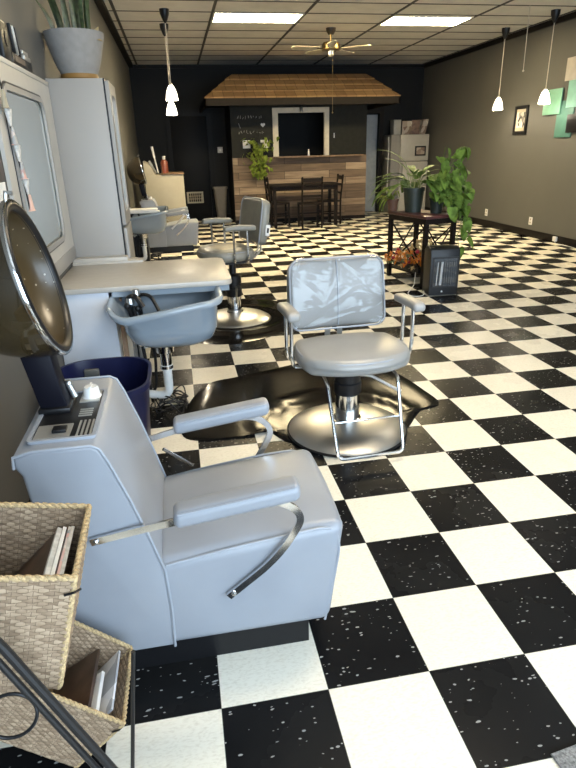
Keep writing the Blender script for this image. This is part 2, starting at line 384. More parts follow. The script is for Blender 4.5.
def fillet(pts, r, n=6):
    pts = [Vector(p) for p in pts]; out = [pts[0]]
    for i in range(1, len(pts) - 1):
        a, p, b = pts[i - 1], pts[i], pts[i + 1]; da, db = (a - p), (b - p); rr = min(r, da.length * 0.49, db.length * 0.49)
        s, e = p + da.normalized() * rr, p + db.normalized() * rr
        for k in range(n + 1):
            t = k / n; out.append(s * (1 - t) ** 2 + p * 2 * t * (1 - t) + e * t * t)
    out.append(pts[-1]); return out
def arc2(cx, cy, r, a0, a1, n=8): return [(cx + r * math.cos(a0 + (a1 - a0) * k / n), cy + r * math.sin(a0 + (a1 - a0) * k / n)) for k in range(n + 1)]
def rrect(x0, x1, y0, y1, r, n=6):
    return arc2(x1 - r, y1 - r, r, 0, PI / 2, n) + arc2(x0 + r, y1 - r, r, PI / 2, PI, n) + arc2(x0 + r, y0 + r, r, PI, 1.5 * PI, n) + arc2(x1 - r, y0 + r, r, 1.5 * PI, 2 * PI, n)
def frame_ring(b, outer, inner, axis, a, c):
    # ring between two closed polygons with the same point count, extruded a..c along axis
    def P(u, v, w): return {'x': (w, u, v), 'y': (u, w, v), 'z': (u, v, w)}[axis]
    n = len(outer); O0 = [b._v(P(*p, a)) for p in outer]; O1 = [b._v(P(*p, c)) for p in outer]; I0 = [b._v(P(*p, a)) for p in inner]; I1 = [b._v(P(*p, c)) for p in inner]
    for k in range(n):
        j = (k + 1) % n
        b.bm.faces.new((O0[k], O0[j], I0[j], I0[k])); b.bm.faces.new((O1[k], I1[k], I1[j], O1[j]))
        b.bm.faces.new((O0[k], O1[k], O1[j], O0[j])); b.bm.faces.new((I0[k], I0[j], I1[j], I1[k]))
    return b
def copy_tree(o, dloc=(0, 0, 0), label=None):
    c = o.copy(); COL.objects.link(c); c.location = o.location + Vector(dloc)
    if label: c['label'] = label
    ORG[c.name] = ORG[o.name] + Vector(dloc)
    for ch in list(o.children):
        k = ch.copy(); COL.objects.link(k); k.parent = c
        for g in list(ch.children):
            d = g.copy(); COL.objects.link(d); d.parent = k
    return c

# ------------------------------------------------------------------ room shell
struct('floor', B().box(XL - 0.1, XR + 0.1, YF - 0.1, YB + 1.6, -0.1, 0), 'floor')
struct('ceiling', B().box(XL - 0.1, XR + 0.1, YF - 0.1, YB + 1.6, H, H + 0.1), 'ceiling')
struct('wall_left', B().box(XL - 0.1, XL, YF, YB + 0.1, 0, H), 'wall')
struct('wall_right', B().box(XR, XR + 0.1, YF, YB + 0.1, 0, H), 'wall')
DX0, DX1, DZ = 3.97, 4.33, 2.12
b = B().box(XL, DX0, YB, YB + 0.12, 0, H).box(DX1, XR, YB, YB + 0.12, 0, H).box(DX0, DX1, YB, YB + 0.12, DZ, H)
struct('wall_back', b, 'wall_dark')
M['black_door'] = mat('black_door_paint', (0.006, 0.006, 0.0065), 0.5, spec=0.12)
b = B().box(3.2, 5.2, YB + 1.5, YB + 1.58, 0, H).box(3.2, 3.28, YB + 0.12, YB + 1.5, 0, H).box(5.1, 5.2, YB + 0.12, YB + 1.5, 0, H)
struct('wall_hall', b, 'wall_dark')
# shop front with two display windows
WZ0, WZ1 = 0.35, 2.75; wins = [(-0.75, 2.0), (2.4, 5.1)]
b = B().box(XL, XR, YF - 0.12, YF, 0, WZ0).box(XL, XR, YF - 0.12, YF, WZ1, H).box(XL, -0.75, YF - 0.12, YF, WZ0, WZ1).box(2.0, 2.4, YF - 0.12, YF, WZ0, WZ1).box(5.1, XR, YF - 0.12, YF, WZ0, WZ1)
struct('wall_front', b, 'wall_pale')
for i, (a, c) in enumerate(wins):
    b = B().box(a, c, YF - 0.09, YF - 0.03, WZ0, WZ0 + 0.05).box(a, c, YF - 0.09, YF - 0.03, WZ1 - 0.05, WZ1)
    for x in (a, (a + c) / 2 - 0.025, c - 0.05): b.box(x, x + 0.05, YF - 0.09, YF - 0.03, WZ0, WZ1)
    struct('window_%d' % (i + 1), b, 'blackmetal')
# ceiling bars
b = B(); y = 7.5 - 0.61 * 16
while y < YB:
    if y > YF: b.box(XL, XR, y - 0.011, y + 0.011, H - 0.006, H)
    y += 0.61
for k in range(-2, 5):
    x = 0.365 + 1.22 * k
    if XL < x < XR: b.box(x - 0.018, x + 0.018, YF, YB, H - 0.008, H + 0.0)
struct('trim_1', b, 'tbar')
struct('trim_2', B().box(XL, XL + 0.09, YF, YB, H - 0.045, H), 'trim')
struct('trim_3', B().box(XR - 0.035, XR, YF, YB, H - 0.075, H), 'trim')
struct('trim_4', B().box(XL, XR, YB - 0.03, YB, H - 0.06, H), 'trim')
struct('baseboard_right', B().box(XR - 0.018, XR, YF, YB, 0, 0.115, 0.004), 'trim')
struct('baseboard_back', B().box(XL, DX0, YB - 0.018, YB, 0, 0.1).box(DX1, XR, YB - 0.018, YB, 0, 0.1), 'trim')
struct('baseboard_left', B().box(XL, XL + 0.018, YF, YB, 0, 0.1), 'trim')
# black door at the back left
d = struct('door_1', B().box(-0.30, 0.46, YB - 0.04, YB, 0, 2.12, 0.004), M['black_door'])
spart(frame_ring(B(), [(-0.40, 0), (-0.40, 2.22), (0.56, 2.22), (0.56, 0)], [(-0.30, 0), (-0.30, 2.12), (0.46, 2.12), (0.46, 0)], 'y', YB - 0.06, YB).put('door_frame', M['black_door'], d))
# doorway right of the bar: open grey-blue door leaf seen in the opening
d = struct('door_2', B().box(4.0, 4.36, YB + 0.16, YB + 0.20, 0.0, 2.10, 0.004), 'door_blue')
spart(frame_ring(B(), [(DX0 - 0.09, 0), (DX0 - 0.09, DZ + 0.09), (DX1 + 0.09, DZ + 0.09), (DX1 + 0.09, 0)], [(DX0, 0), (DX0, DZ), (DX1, DZ), (DX1, 0)], 'y', YB - 0.02, YB + 0.02).put('door_frame', 'trim', d))
spart(B().tube([(4.04, YB + 0.16, 0.98), (4.04, YB + 0.10, 0.98)], 0.022).put('door_handle', 'chrome', d))
# air vent
v = thing('air_vent', 'pale wall vent grille low beside the black door', 'vent', (0.1, YB - 0.04, 0.49))
frame_ring(B(), [(-0.08, 0.36), (-0.08, 0.60), (0.28, 0.60), (0.28, 0.36)], [(-0.05, 0.39), (-0.05, 0.57), (0.25, 0.57), (0.25, 0.39)], 'y', YB - 0.06, YB - 0.04).put('frame', 'cream', v)
b = B()
for k in range(7): b.box(-0.05 + k * 0.046, -0.034 + k * 0.046, YB - 0.055, YB - 0.045, 0.39, 0.57)
for k in range(2): b.box(-0.05, 0.25, YB - 0.052, YB - 0.047, 0.445 + k * 0.06, 0.457 + k * 0.06)
b.put('grille', mat('vent_brown', (0.32, 0.26, 0.17), 0.5), v)

# ------------------------------------------------------------------ lighting fixtures
def troffer(x0, y0, label, dm='diffuser'):
    t = thing('ceiling_light', label, 'ceiling light', (x0 + 0.61, y0 + 0.305, H), group='fluorescent ceiling panels')
    frame_ring(B(), [(x0, y0), (x0 + 1.2, y0), (x0 + 1.2, y0 + 0.6), (x0, y0 + 0.6)], [(x0 + 0.03, y0 + 0.03), (x0 + 1.17, y0 + 0.03), (x0 + 1.17, y0 + 0.57), (x0 + 0.03, y0 + 0.57)], 'z', H - 0.012, H - 0.002).put('frame', 'white', t)
    B().box(x0 + 0.03, x0 + 1.17, y0 + 0.03, y0 + 0.57, H - 0.010, H - 0.004).put('diffuser', dm, t)
troffer(0.375, 7.5, 'lit fluorescent ceiling panel above the bar on the left')
troffer(2.815, 7.6, 'lit fluorescent ceiling panel to the right of the ceiling fan')
troffer(0.375, 3.84, 'added unseen ceiling panel light over the worn styling chair', 'diffuser_added_dim')  # this panel and the next are added, unseen, to brighten the room
troffer(2.815, 3.84, 'added unseen ceiling panel light over the plant stand', 'diffuser_added_dim')
troffer(0.375, 0.79, 'added unseen ceiling panel light over the dryer chair', 'diffuser_added_soft')  # added unseen panel that lifts the near floor and chair tops
def pendant(x, y, ztop, label):
    t = thing('pendant_lamp', label, 'pendant lamp', (x, y, H), group='pendant lamps with white glass shades')
    B().lathe([(0, 0), (0.062, 0), (0.058, -0.05), (0.03, -0.12), (0.012, -0.15), (0, -0.15)], (x, y, H)).put('canopy', 'black', t)
    B().tube([(x, y, H - 0.14), (x, y, ztop)], 0.006, 8).put('cord', mat('pale_cord', (0.5, 0.45, 0.38), 0.5), t)
    B().lathe([(0, 0.02), (0.02, 0.02), (0.024, -0.02), (0, -0.02)], (x, y, ztop)).put('socket', 'steel', t)
    B().lathe([(0.022, 0), (0.045, -0.03), (0.066, -0.09), (0.082, -0.175), (0.078, -0.178), (0.062, -0.09), (0.04, -0.03), (0.018, -0.004)], (x, y, ztop), 24).put('shade', 'shade', t)
    l = bpy.data.lights.new('pendant_bulb', 'POINT'); l.energy = 14; l.color = (1, 0.85, 0.62); l.shadow_soft_size = 0.03
    lo = bpy.data.objects.new('bulb_light', l); COL.objects.link(lo); lo.parent = t; lo.location = (0, 0, ztop - 0.17 - H)
pendant(-0.245, 7.38, 2.235, 'white glass pendant lamp on the left, the nearer and higher-looking of two')
pendant(-0.26, 8.30, 2.11, 'white glass pendant lamp on the left, the farther and lower-looking of two')
pendant(4.94, 8.37, 2.11, 'white glass pendant lamp by the framed black picture')
pendant(4.963, 7.13, 2.115, 'white glass pendant lamp in front of the mint square')
tag(B().tube([(4.42, 6.87, H), (4.425, 6.87, 2.7), (4.43, 6.87, 2.33)], 0.005, 6).ball((4.43, 6.87, 2.325), 0.014).put('hanging_wire', mat('pale_cord_b', (0.5, 0.46, 0.4), 0.5), loc=(4.42, 6.87, H)), 'bare pale cord hanging between the right-hand pendant lamps', 'cord')
# ceiling fan
fx, fy = 2.18, 8.48
t = thing('ceiling_fan', 'brass ceiling fan with pale blades in front of the bar roof', 'ceiling fan', (fx, fy, H))
B().lathe([(0, 0), (0.075, 0), (0.07, -0.04), (0.04, -0.085), (0, -0.085)], (fx, fy, H)).put('canopy', mat('fan_brown', (0.06, 0.045, 0.03), 0.4, 0.5), t)
B().tube([(fx, fy, H - 0.07), (fx, fy, 2.90)], 0.013).put('rod', 'brass', t)
B().lathe([(0, 2.905), (0.05, 2.905), (0.12, 2.89), (0.135, 2.86), (0.13, 2.80), (0.09, 2.785), (0, 2.785)], (fx, fy, 0)).put('motor', 'brass', t)
B().lathe([(0, 2.785), (0.05, 2.785), (0.052, 2.73), (0.03, 2.70), (0, 2.70)], (fx, fy, 0)).put('switch_housing', 'steel', t)
for k, a in enumerate((185, 257, 329, 41, 113)):
    Mx = Matrix.Translation((fx, fy, 2.815)) @ Matrix.Rotation(math.radians(a), 4, 'Z') @ Matrix.Rotation(math.radians(11), 4, 'X')
    bl = B(); poly = [(0.18, -0.045)] + [(0.24, -0.06), (0.5, -0.068)] + arc2(0.55, 0, 0.066, -PI / 2, PI / 2, 8) + [(0.5, 0.068), (0.24, 0.06), (0.18, 0.045)]
    bl.prism(poly, 'z', -0.004, 0.004); bmesh.ops.transform(bl.bm, matrix=Mx, verts=bl.bm.verts); o = bl.put('blade', 'fanwood', t)
    br = B(); br.box(0.10, 0.22, -0.015, 0.015, -0.008, 0.0); bmesh.ops.transform(br.bm, matrix=Mx, verts=br.bm.verts); br.put('blade_bracket', 'brass', o)
B().tube([(fx + 0.03, fy, 2.72), (fx + 0.03, fy, 1.95)], 0.0025, 6).ball((fx + 0.03, fy, 1.94), 0.012).put('pull_chain', 'brass', t)

# ------------------------------------------------------------------ dryer chair
def dryer_chair(label):
    Y0, Y1 = 0.165, 0.645; YC = (Y0 + Y1) / 2
    t = thing('hair_dryer_chair', label, 'dryer chair', (-0.35, YC, 0), group='hooded dryer chairs')
    back = [(-0.735, 0.085), (-0.728, 0.60), (-0.735, 0.70), (-0.748, 0.725), (-0.745, 0.757), (-0.70, 0.768), (-0.562, 0.768), (-0.543, 0.757), (-0.525, 0.715), (-0.487, 0.60), (-0.450, 0.47), (-0.423, 0.363), (-0.418, 0.22), (-0.422, 0.085)]
    B().prism(back, 'y', Y0, Y1, 0.012).put('backrest', 'vinyl', t, smooth=50)
    bk = t.children[-1]
    for yy in (Y0, Y1):
        pp = [(x, yy, z) for x, z in back[3:]]
        B().tube(pp, 0.004, 8).put('piping', 'piping', bk)
    # seat box with slanted front
    cx, cz, hx, hz = -0.19, 0.255, 0.262, 0.172
    def warp(u, v, w, p):
        x, y, z = p
        if u > 0: x += 0.022 * (w) * u + 0.008 * (1 - v * v) * u
        if w > 0: z += 0.030 * (1 - v * v) * max(0, 1 - abs(u) ** 2.5) + 0.028 * u - 0.014
        return (x, y, z)
    B().rbox((cx, YC, cz), (hx, (Y1 - Y0) / 2, hz), 0.035, warp).put('seat', 'vinyl', t, smooth=60)
    st = t.children[-1]
    for yy, sg in ((Y0 + 0.003, 1), (Y1 - 0.003, -1)):
        pts = [(-0.42, yy, 0.375), (-0.25, yy, 0.402), (-0.06, yy, 0.424), (0.03, yy + 0.004 * sg, 0.429), (0.068, yy + 0.006 * sg, 0.412), (0.078, yy + 0.008 * sg, 0.35), (0.055, yy + 0.008 * sg, 0.20), (0.033, yy + 0.008 * sg, 0.085)]
        B().tube(fillet(pts, 0.03), 0.004, 8).put('piping', 'piping', st)
    B().box(-0.70, -0.016, Y0 + 0.02, Y1 - 0.02, 0.0, 0.10).put('plinth', 'black', t)
    for sg, yc in ((-1, Y0 - 0.03), (1, Y1 + 0.03)):
        def wp(u, v, w, p):
            return (p.x, p.y, p.z + 0.021 * u + (0.004 * (1 - v * v) if w > 0 else 0))
        B().rbox((-0.215, yc - 0.005 * sg * 0, 0.576), (0.167, 0.038, 0.024), 0.019, wp).put('armrest', 'vinyl', t, smooth=60)
        ar = t.children[-1]
        B().tube([(-0.37, yc - 0.033, 0.578), (-0.22, yc - 0.035, 0.5965), (-0.065, yc - 0.033, 0.616)], 0.003, 6).put('piping', 'piping', ar)
        yb = (Y0 - 0.012) if sg < 0 else (Y1 + 0.012)
        ym = yc
        path = fillet([(-0.60, yb, 0.495), (-0.44, (yb + ym) / 2, 0.525), (-0.37, ym, 0.538), (-0.10, ym, 0.566), (-0.033, ym, 0.505), (-0.11, (ym + yb) / 2, 0.37), (-0.255, yb, 0.25)], 0.09, 8)
        B().flatbar(path, 0.020, 0.009).put('arm_bracket', 'chrome', t)
        br = t.children[-1]; b2 = B()
        for px, pz in ((-0.585, 0.498), (-0.24, 0.262)): b2.ball((px, yb + 0.006 * sg, pz), 0.008, 8)
        b2.put('bolt', 'chrome', br)
    B().tube([(-0.425, Y1 + 0.03, 0.47), (-0.33, Y1 + 0.06, 0.375)], 0.006).put('recline_lever', 'chrome', t)
    # control panel on the top
    PX0, PX1, PY0, PY1, PZ = -0.715, -0.56, Y0 + 0.045, Y0 + 0.355, 0.768
    B().box(PX0, PX1, PY0, PY1, PZ - 0.01, PZ + 0.004, 0.003).put('control_panel', 'black', t); cp = t.children[-1]
    frame_ring(B(), rrect(PX0 - 0.006, PX1 + 0.006, PY0 - 0.006, PY1 + 0.006, 0.012, 3), rrect(PX0 + 0.004, PX1 - 0.004, PY0 + 0.004, PY1 - 0.004, 0.008, 3), 'z', PZ, PZ + 0.008).put('panel_trim', 'piping', cp)
    B().box(PX0 + 0.008, PX1 - 0.06, PY0 + 0.008, PY0 + 0.085, PZ + 0.004, PZ + 0.007).put('label_plate', 'silver', cp)
    B().box(PX0 + 0.09, PX1 - 0.01, PY1 - 0.085, PY1 - 0.008, PZ + 0.004, PZ + 0.007).put('label_plate', 'silver', cp)
    B().box(PX0 + 0.05, PX0 + 0.085, PY0 + 0.03, PY0 + 0.06, PZ + 0.007, PZ + 0.016, 0.002).put('rocker_switch', 'black', cp)
    b2 = B()
    for k in range(4): b2.box(PX1 - 0.045 + k * 0.011, PX1 - 0.040 + k * 0.011, PY0 + 0.01, PY0 + 0.10, PZ + 0.004, PZ + 0.0065)
    for k in range(4): b2.box(PX0 + 0.10, PX1 - 0.02, PY0 + 0.13 + k * 0.014, PY0 + 0.136 + k * 0.014, PZ + 0.004, PZ + 0.006)
    b2.put('scale_marking', 'silver', cp)
    kx, ky = PX0 + 0.12, PY1 - 0.045
    B().lathe([(0, 0.03), (0.018, 0.03), (0.021, 0.026), (0.024, 0.004), (0.028, 0.0), (0, 0)], (kx, ky, PZ + 0.007), 20).box(kx - 0.003, kx + 0.003, ky - 0.02, ky + 0.02, PZ + 0.03, PZ + 0.042).put('dial_knob', 'knob', cp)
    # hood on its arm
    ah = [(-0.718, 0.772), (-0.730, 0.84), (-0.752, 0.97), (-0.72, 0.995), (-0.672, 0.965), (-0.66, 0.86), (-0.648, 0.80), (-0.645, 0.772)]
    B().prism(ah, 'y', 0.385, 0.455, 0.006, 2).put('hood_arm', mat('dark_navy_arm', (0.006, 0.006, 0.010), 0.4, spec=0.1), t); hm = t.children[-1]
    B().tube([(-0.650, 0.445, 0.835), (-0.642, 0.445, 0.81), (-0.636, 0.445, 0.79)], 0.009).ball((-0.648, 0.447, 0.83), 0.012, 10).put('hinge', 'steel', hm)
    B().box(-0.725, -0.638, 0.37, 0.47, 0.770, 0.788, 0.006).put('arm_base', 'black', hm)
    hc = Vector((-0.665, 0.42, 1.135)); R = 0.200; tilt = math.radians(-12); yaw = math.radians(1.5)
    Mh = Matrix.Translation(hc) @ Matrix.Rotation(yaw, 4, 'Z') @ Matrix.Rotation(tilt, 4, 'Y') @ Matrix.Rotation(PI / 2, 4, 'Y')
    # local: z = opening direction (+X)
    D = 0.235
    prof = [(R * math.sin(PI / 2 * k / 14) ** 0.85, -D * math.cos(PI / 2 * k / 14)) for k in range(15)]
    def lat(prof, nm, m, par, sx=1.0):
        b3 = B().lathe(prof, (0, 0, 0), 48, sx=sx); bmesh.ops.transform(b3.bm, matrix=Mh, verts=b3.bm.verts); return b3.put(nm, m, par, smooth=60)
    hd = lat(prof, 'hood', 'hood', t)
    lat([(R - 0.002, -0.008), (R + 0.004, -0.008), (R + 0.0055, -0.002), (R + 0.003, 0.004), (R - 0.003, 0.004), (R - 0.004, -0.006)], 'rim', 'chrome', hd)
    lat([(R - 0.003, 0.002), (R - 0.006, 0.007), (R - 0.014, 0.007), (R - 0.022, 0.002), (R - 0.026, -0.008)], 'rim_gasket', 'black', hd)
    lat([(R - 0.025, -0.004)] + [((R - 0.025) * math.cos(PI / 2 * k / 10) ** 0.8, -0.006 - 0.085 * math.sin(PI / 2 * k / 10)) for k in range(1, 11)], 'hood_liner', 'liner', hd)
    clip = Mh @ Vector((-R - 0.004, 0, 0.0))
    B().tube([clip + Vector((-0.005, 0, -0.01)), clip + Vector((0.0, 0, 0.016)), clip + Vector((0.015, 0, 0.012))], 0.006, 8).put('clip', 'steel', hd)
    return t
dc = dryer_chair('pale grey-blue hooded dryer chair standing nearest, beside the wicker baskets')
dc2 = copy_tree(dc, (-0.10, 7.84, 0), 'grey hooded dryer chair far down the left wall, in front of the cream cabinet')
for ch in dc2.children:
    if ch.name.startswith(('hood',)): ch.location.z += 0.05

# ------------------------------------------------------------------ styling chairs
def styling_chair(label, lift, vin, film):
    t = thing('styling_chair', label, 'salon chair', (0, 0, 0), group='styling chairs on round steel bases')
    ST = 0.51 + lift
    B().lathe([(0, 0.0), (0.318, 0.0), (0.322, 0.008), (0.315, 0.018), (0.300, 0.026), (0.27, 0.042), (0.21, 0.060), (0.12, 0.074), (0.075, 0.078), (0, 0.078)], n=64).put('base', 'steel', t, smooth=50)
    bs = t.children[-1]
    B().lathe([(0.318, 0.0), (0.326, 0.003), (0.327, 0.010), (0.318, 0.014)], n=64).put('base_rim', 'black', bs)
    B().lathe([(0.076, 0.066), (0.078, 0.076), (0.070, 0.080), (0.064, 0.082), (0.064, 0.28), (0, 0.28)], n=32).put('hydraulic_column', 'chrome', t)
    top = ST - 0.11
    B().lathe([(0, 0.222), (0.069, 0.222), (0.073, 0.232), (0.073, 0.285), (0.067, 0.292), (0.067, 0.335), (0.073, 0.34), (0.073, min(0.405, top)), (0.05, min(0.415, top)), (0.03, min(0.42, top)), (0.03, top), (0, top)], n=32).put('column_sleeve', 'black', t)
    B().tube(fillet([(0.05, 0.0, 0.315), (0.12, -0.01, 0.31), (0.25, -0.06, 0.235), (0.275, -0.07, 0.225)], 0.03), 0.009).put('pump_lever', 'steel', t)
    # seat
    def ws(u, v, w, p):
        x, y, z = p
        if v < 0:
            x *= 1 - 0.05 * v * v - 0.05 * abs(v) ** 5
            y += 0.11 * abs(u) ** 2.6 * abs(v); y -= 0.02 * abs(v)
        else:
            x *= 1 - 0.10 * v * v; y -= 0.05 * abs(u) ** 3 * v
        if w > 0: z += 0.018 * (1 - u * u) * (1 - v * v) - 0.010 * max(0, -v) ** 3
        return (x, y, z)
    B().rbox((0, -0.055, ST - 0.052), (0.288, 0.222, 0.043), 0.040, ws, ns=4, ni=8).put('seat', vin, t, smooth=70); se = t.children[-1]
    ring = []
    for k in range(48):
        a = 2 * PI * k / 48; c, s = math.cos(a), math.sin(a)
        u = math.copysign(abs(c) ** 0.42, c); v = math.copysign(abs(s) ** 0.42, s)
        q = ws(u, v, 1, (0.275 * u, 0.21 * v, 0)); ring.append((q[0], q[1] - 0.055, ST - 0.020 - 0.010 * max(0, -v) ** 3))
    B().tube(ring, 0.0055, 8, closed=True).put('piping', 'piping', se)
    # back
    tilt = Matrix.Translation((0.0, 0.245, ST + 0.192)) @ Matrix.Rotation(math.radians(-9), 4, 'X')
    def wb(u, v, w, p):
        x, y, z = p
        kk = (abs(u) * abs(w)) ** 7; x *= (1 - 0.03 * max(0, w)) * (1 - 0.075 * kk); z *= 1 - 0.10 * kk
        z += 0.012 * (1 - u * u) * (1 if w > 0 else 0.4)
        y += 0.05 * u * u * -1 * 0.5
        if v < 0: y -= 0.022 * (1 - u * u) * (1 - w * w)
        return (x, y, z)
    B().rbox((0, 0, 0), (0.268, 0.040, 0.184), 0.038, wb, M=tilt, ns=4, ni=8).put('backrest', vin, t, smooth=70); bk = t.children[-1]
    ring = [tilt @ Vector(wb(u / 0.272, -1, w / 0.195, (u, -0.036, w))) for u, w in rrect(-0.262, 0.262, -0.185, 0.185, 0.05, 5)]
    B().tube(ring, 0.0055, 8, closed=True).put('piping', 'piping', bk)
    pts = [tilt @ Vector(wb(0, -1, w, (0.0, -0.044, w * 0.19))) for w in (-0.9, -0.5, 0, 0.5, 0.9)]
    if film: B().tube(pts, 0.003, 6).put('seam', 'piping', bk)
    if film:
        b2 = B(); NU, NW = 84, 64; g = []
        folds = [(-0.25, -0.35, 0.85, 0.50, 0.005), (-0.25, -0.35, 0.10, 0.95, 0.006), (-0.25, -0.35, -0.75, 0.45, 0.006), (-0.25, -0.35, -0.95, -0.45, 0.005), (0.05, 0.95, 0.95, -0.15, 0.005), (0.3, -0.75, 0.95, -0.3, 0.004), (-0.6, -0.9, 0.5, -0.55, 0.005), (0.0, 0.1, 0.9, 0.2, 0.004), (-0.05, 0.9, 0.02, -0.2, 0.005)]
        for i in range(NU + 1):
            row = []
            for k in range(NW + 1):
                u, w_ = -1 + 2 * i / NU, -1 + 2 * k / NW; d = 0.0015 * math.sin(6 * u + 3 * w_) + 0.0015 * math.sin(7 * w_ - 4 * u)
                for (x0_, w0_, x1_, w1_, a_) in folds:
                    ex, ew = x1_ - x0_, w1_ - w0_; L2 = ex * ex + ew * ew; tt = max(0, min(1, ((u - x0_) * ex + (w_ - w0_) * ew) / L2)); dist = math.hypot(u - x0_ - ex * tt, w_ - w0_ - ew * tt)
                    d += a_ * math.exp(-(dist / 0.055) ** 2) * (0.3 + 0.7 * math.sin(PI * min(1, tt + 0.1)))
                q = Vector(wb(u, -1, w_, (u * 0.268, -0.045 - d, w_ * 0.191))); e_ = max(abs(u), abs(w_))
                if e_ > 0.93: q.y += 0.03 * ((e_ - 0.93) / 0.07) ** 2
                row.append(b2._v(tilt @ q))
            g.append(row)
        for i in range(NU):
            for k in range(NW): b2.bm.faces.new((g[i][k], g[i + 1][k], g[i + 1][k + 1], g[i][k + 1]))
        b2.put('plastic_cover', 'film', bk, smooth=80)
        o = [c for c in bk.children if c.name.startswith('plastic')][0]; o['label'] = 'clear crinkled plastic cover'
    else:
        b2 = B().rbox((0.278, 0.0, -0.05), (0.006, 0.02, 0.045), 0.005, M=tilt).put('edge_badge', 'white', bk)
        B().rbox((0.284, 0.0, -0.05), (0.004, 0.008, 0.02), 0.003, M=tilt).put('edge_badge', 'black', bk)
        b2 = B(); rings_ = []
        for ri in range(7):
            row = []
            for k in range(28):
                a = 2 * PI * k / 28; rr = ri / 6; x_, y_ = 0.04 + 0.15 * rr * math.cos(a), -0.02 + 0.12 * rr * math.sin(a) * (1 + 0.15 * math.cos(3 * a)); u, v = x_ / 0.288, y_ / 0.222
                row.append(b2._v((x_, y_ - 0.055, ST - 0.009 + 0.018 * (1 - u * u) * (1 - v * v) + 0.003 * (1 - rr ** 6) - 0.001)))
            rings_.append(row)
        for A_, C_ in zip(rings_, rings_[1:]):
            for k in range(28): b2.bm.faces.new((A_[k], A_[(k + 1) % 28], C_[(k + 1) % 28], C_[k]))
        b2.put('worn_patch', 'vinyl_worn', se)
    # back brackets
    for sx in (-0.035, 0.035):
        B().ribbon([(sx, 0.12, ST - 0.115), (sx, 0.20, ST - 0.11), (sx, 0.262, ST - 0.05), (sx, 0.262, ST + 0.06), (sx, 0.262, ST + 0.16)], 0.03, 0.008, (1, 0, 0)).put('back_bracket', 'silver', t)
    B().box(-0.14, 0.14, -0.14, 0.14, ST - 0.135, ST - 0.11).put('seat_plate', 'blackmetal', t)
    # arms
    for sg in (-1, 1):
        ax = 0.315 * sg
        def wa(u, v, w, p): return (p.x, p.y, p.z + 0.006 * -v - (0.012 * max(0, -v) ** 4))
        B().rbox((ax, -0.02, ST + 0.185), (0.033, 0.135, 0.022), 0.018, wa, ns=3).put('armrest', vin, t, smooth=60)
        for y1, y2 in ((-0.075, -0.02), (0.045, 0.06)):
            B().tube(fillet([(ax, y1, ST + 0.17), (ax, y1, ST - 0.04), (ax * 0.97, y1 + 0.005, ST - 0.09), (ax * 0.55, y2, ST - 0.112)], 0.05), 0.0095).put('arm_post', 'chrome', t)
    # footrest
    B().tube(fillet([(-0.18, -0.12, ST - 0.112), (-0.18, -0.235, ST - 0.125), (-0.165, -0.385, 0.045 + lift), (0.165, -0.385, 0.045 + lift), (0.18, -0.235, ST - 0.125), (0.18, -0.12, ST - 0.112)], 0.035), 0.009).put('footrest', 'chrome', t)
    fr = t.children[-1]
    B().tube([(-0.172, -0.312, 0.205 + lift), (0.172, -0.312, 0.205 + lift)], 0.005, 8).put('footrest_crossbar', 'chrome', fr)
    return t
c1 = styling_chair('grey styling chair with clear plastic over its backrest, on the checkered floor', 0.0, 'vinyl2', True)
c1.location = (0.50, 1.565, 0.004); c1.rotation_euler = (0, 0, math.radians(2))
c2 = styling_chair('worn grey styling chair without plastic, turned sideways behind the shampoo counter', 0.15, 'vinyl_warm_lit', False)
c2.location = (0.125, 3.93, 0.004); c2.rotation_euler = (0, 0, math.radians(-77))

# ------------------------------------------------------------------ floor mats
def floor_mat_obj(outline, centre, label, ring_r=None):
    cx, cy = centre; bm = bmesh.new(); n = len(outline); L = 16
    # smooth the outline
    pts = [Vector((x, y, 0)) for x, y in outline]
    dense = []
    for i in range(n):
        p0, p1, p2, p3 = pts[i - 1], pts[i], pts[(i + 1) % n], pts[(i + 2) % n]
        for k in range(6):
            s = k / 6; dense.append(0.5 * ((2 * p1) + (p2 - p0) * s + (2 * p0 - 5 * p1 + 4 * p2 - p3) * s * s + (-p0 + 3 * p1 - 3 * p2 + p3) * s ** 3))
    rings = []; c = Vector((cx, cy, 0))
    for j in range(L + 1):
        f = j / L; ring = []
        for p in dense:
            q = c.lerp(p, f); z = 0.010
            d = (q - c).length
            if ring_r: z += 0.010 * math.exp(-((d - ring_r) / 0.03) ** 2) * (1 if f < 0.97 else 0.3)
            z += 0.0035 * math.sin(7 * q.x + 2 * q.y) * math.sin(6 * q.y - 3 * q.x) * f
            if f > 0.93: z *= 1 - 0.75 * (f - 0.93) / 0.07
            ring.append(bm.verts.new((q.x, q.y, max(0.0035, z))))
        rings.append(ring)
    m = len(dense)
    for j in range(L):
        for k in range(m):
            try: bm.faces.new((rings[j][k], rings[j][(k + 1) % m], rings[j + 1][(k + 1) % m], rings[j + 1][k]))
            except ValueError: pass
    low = [bm.verts.new((v.co.x, v.co.y, 0.0005)) for v in rings[-1]]
    for k in range(m): bm.faces.new((rings[-1][k], rings[-1][(k + 1) % m], low[(k + 1) % m], low[k]))
    bmesh.ops.remove_doubles(bm, verts=bm.verts, dist=0.0004)
    b = B(); b.add(bm); o = b.put('floor_mat', 'rubber', loc=(cx, cy, 0), smooth=60)
    return tag(o, label, 'mat', 'anti-fatigue mats under the styling chairs')
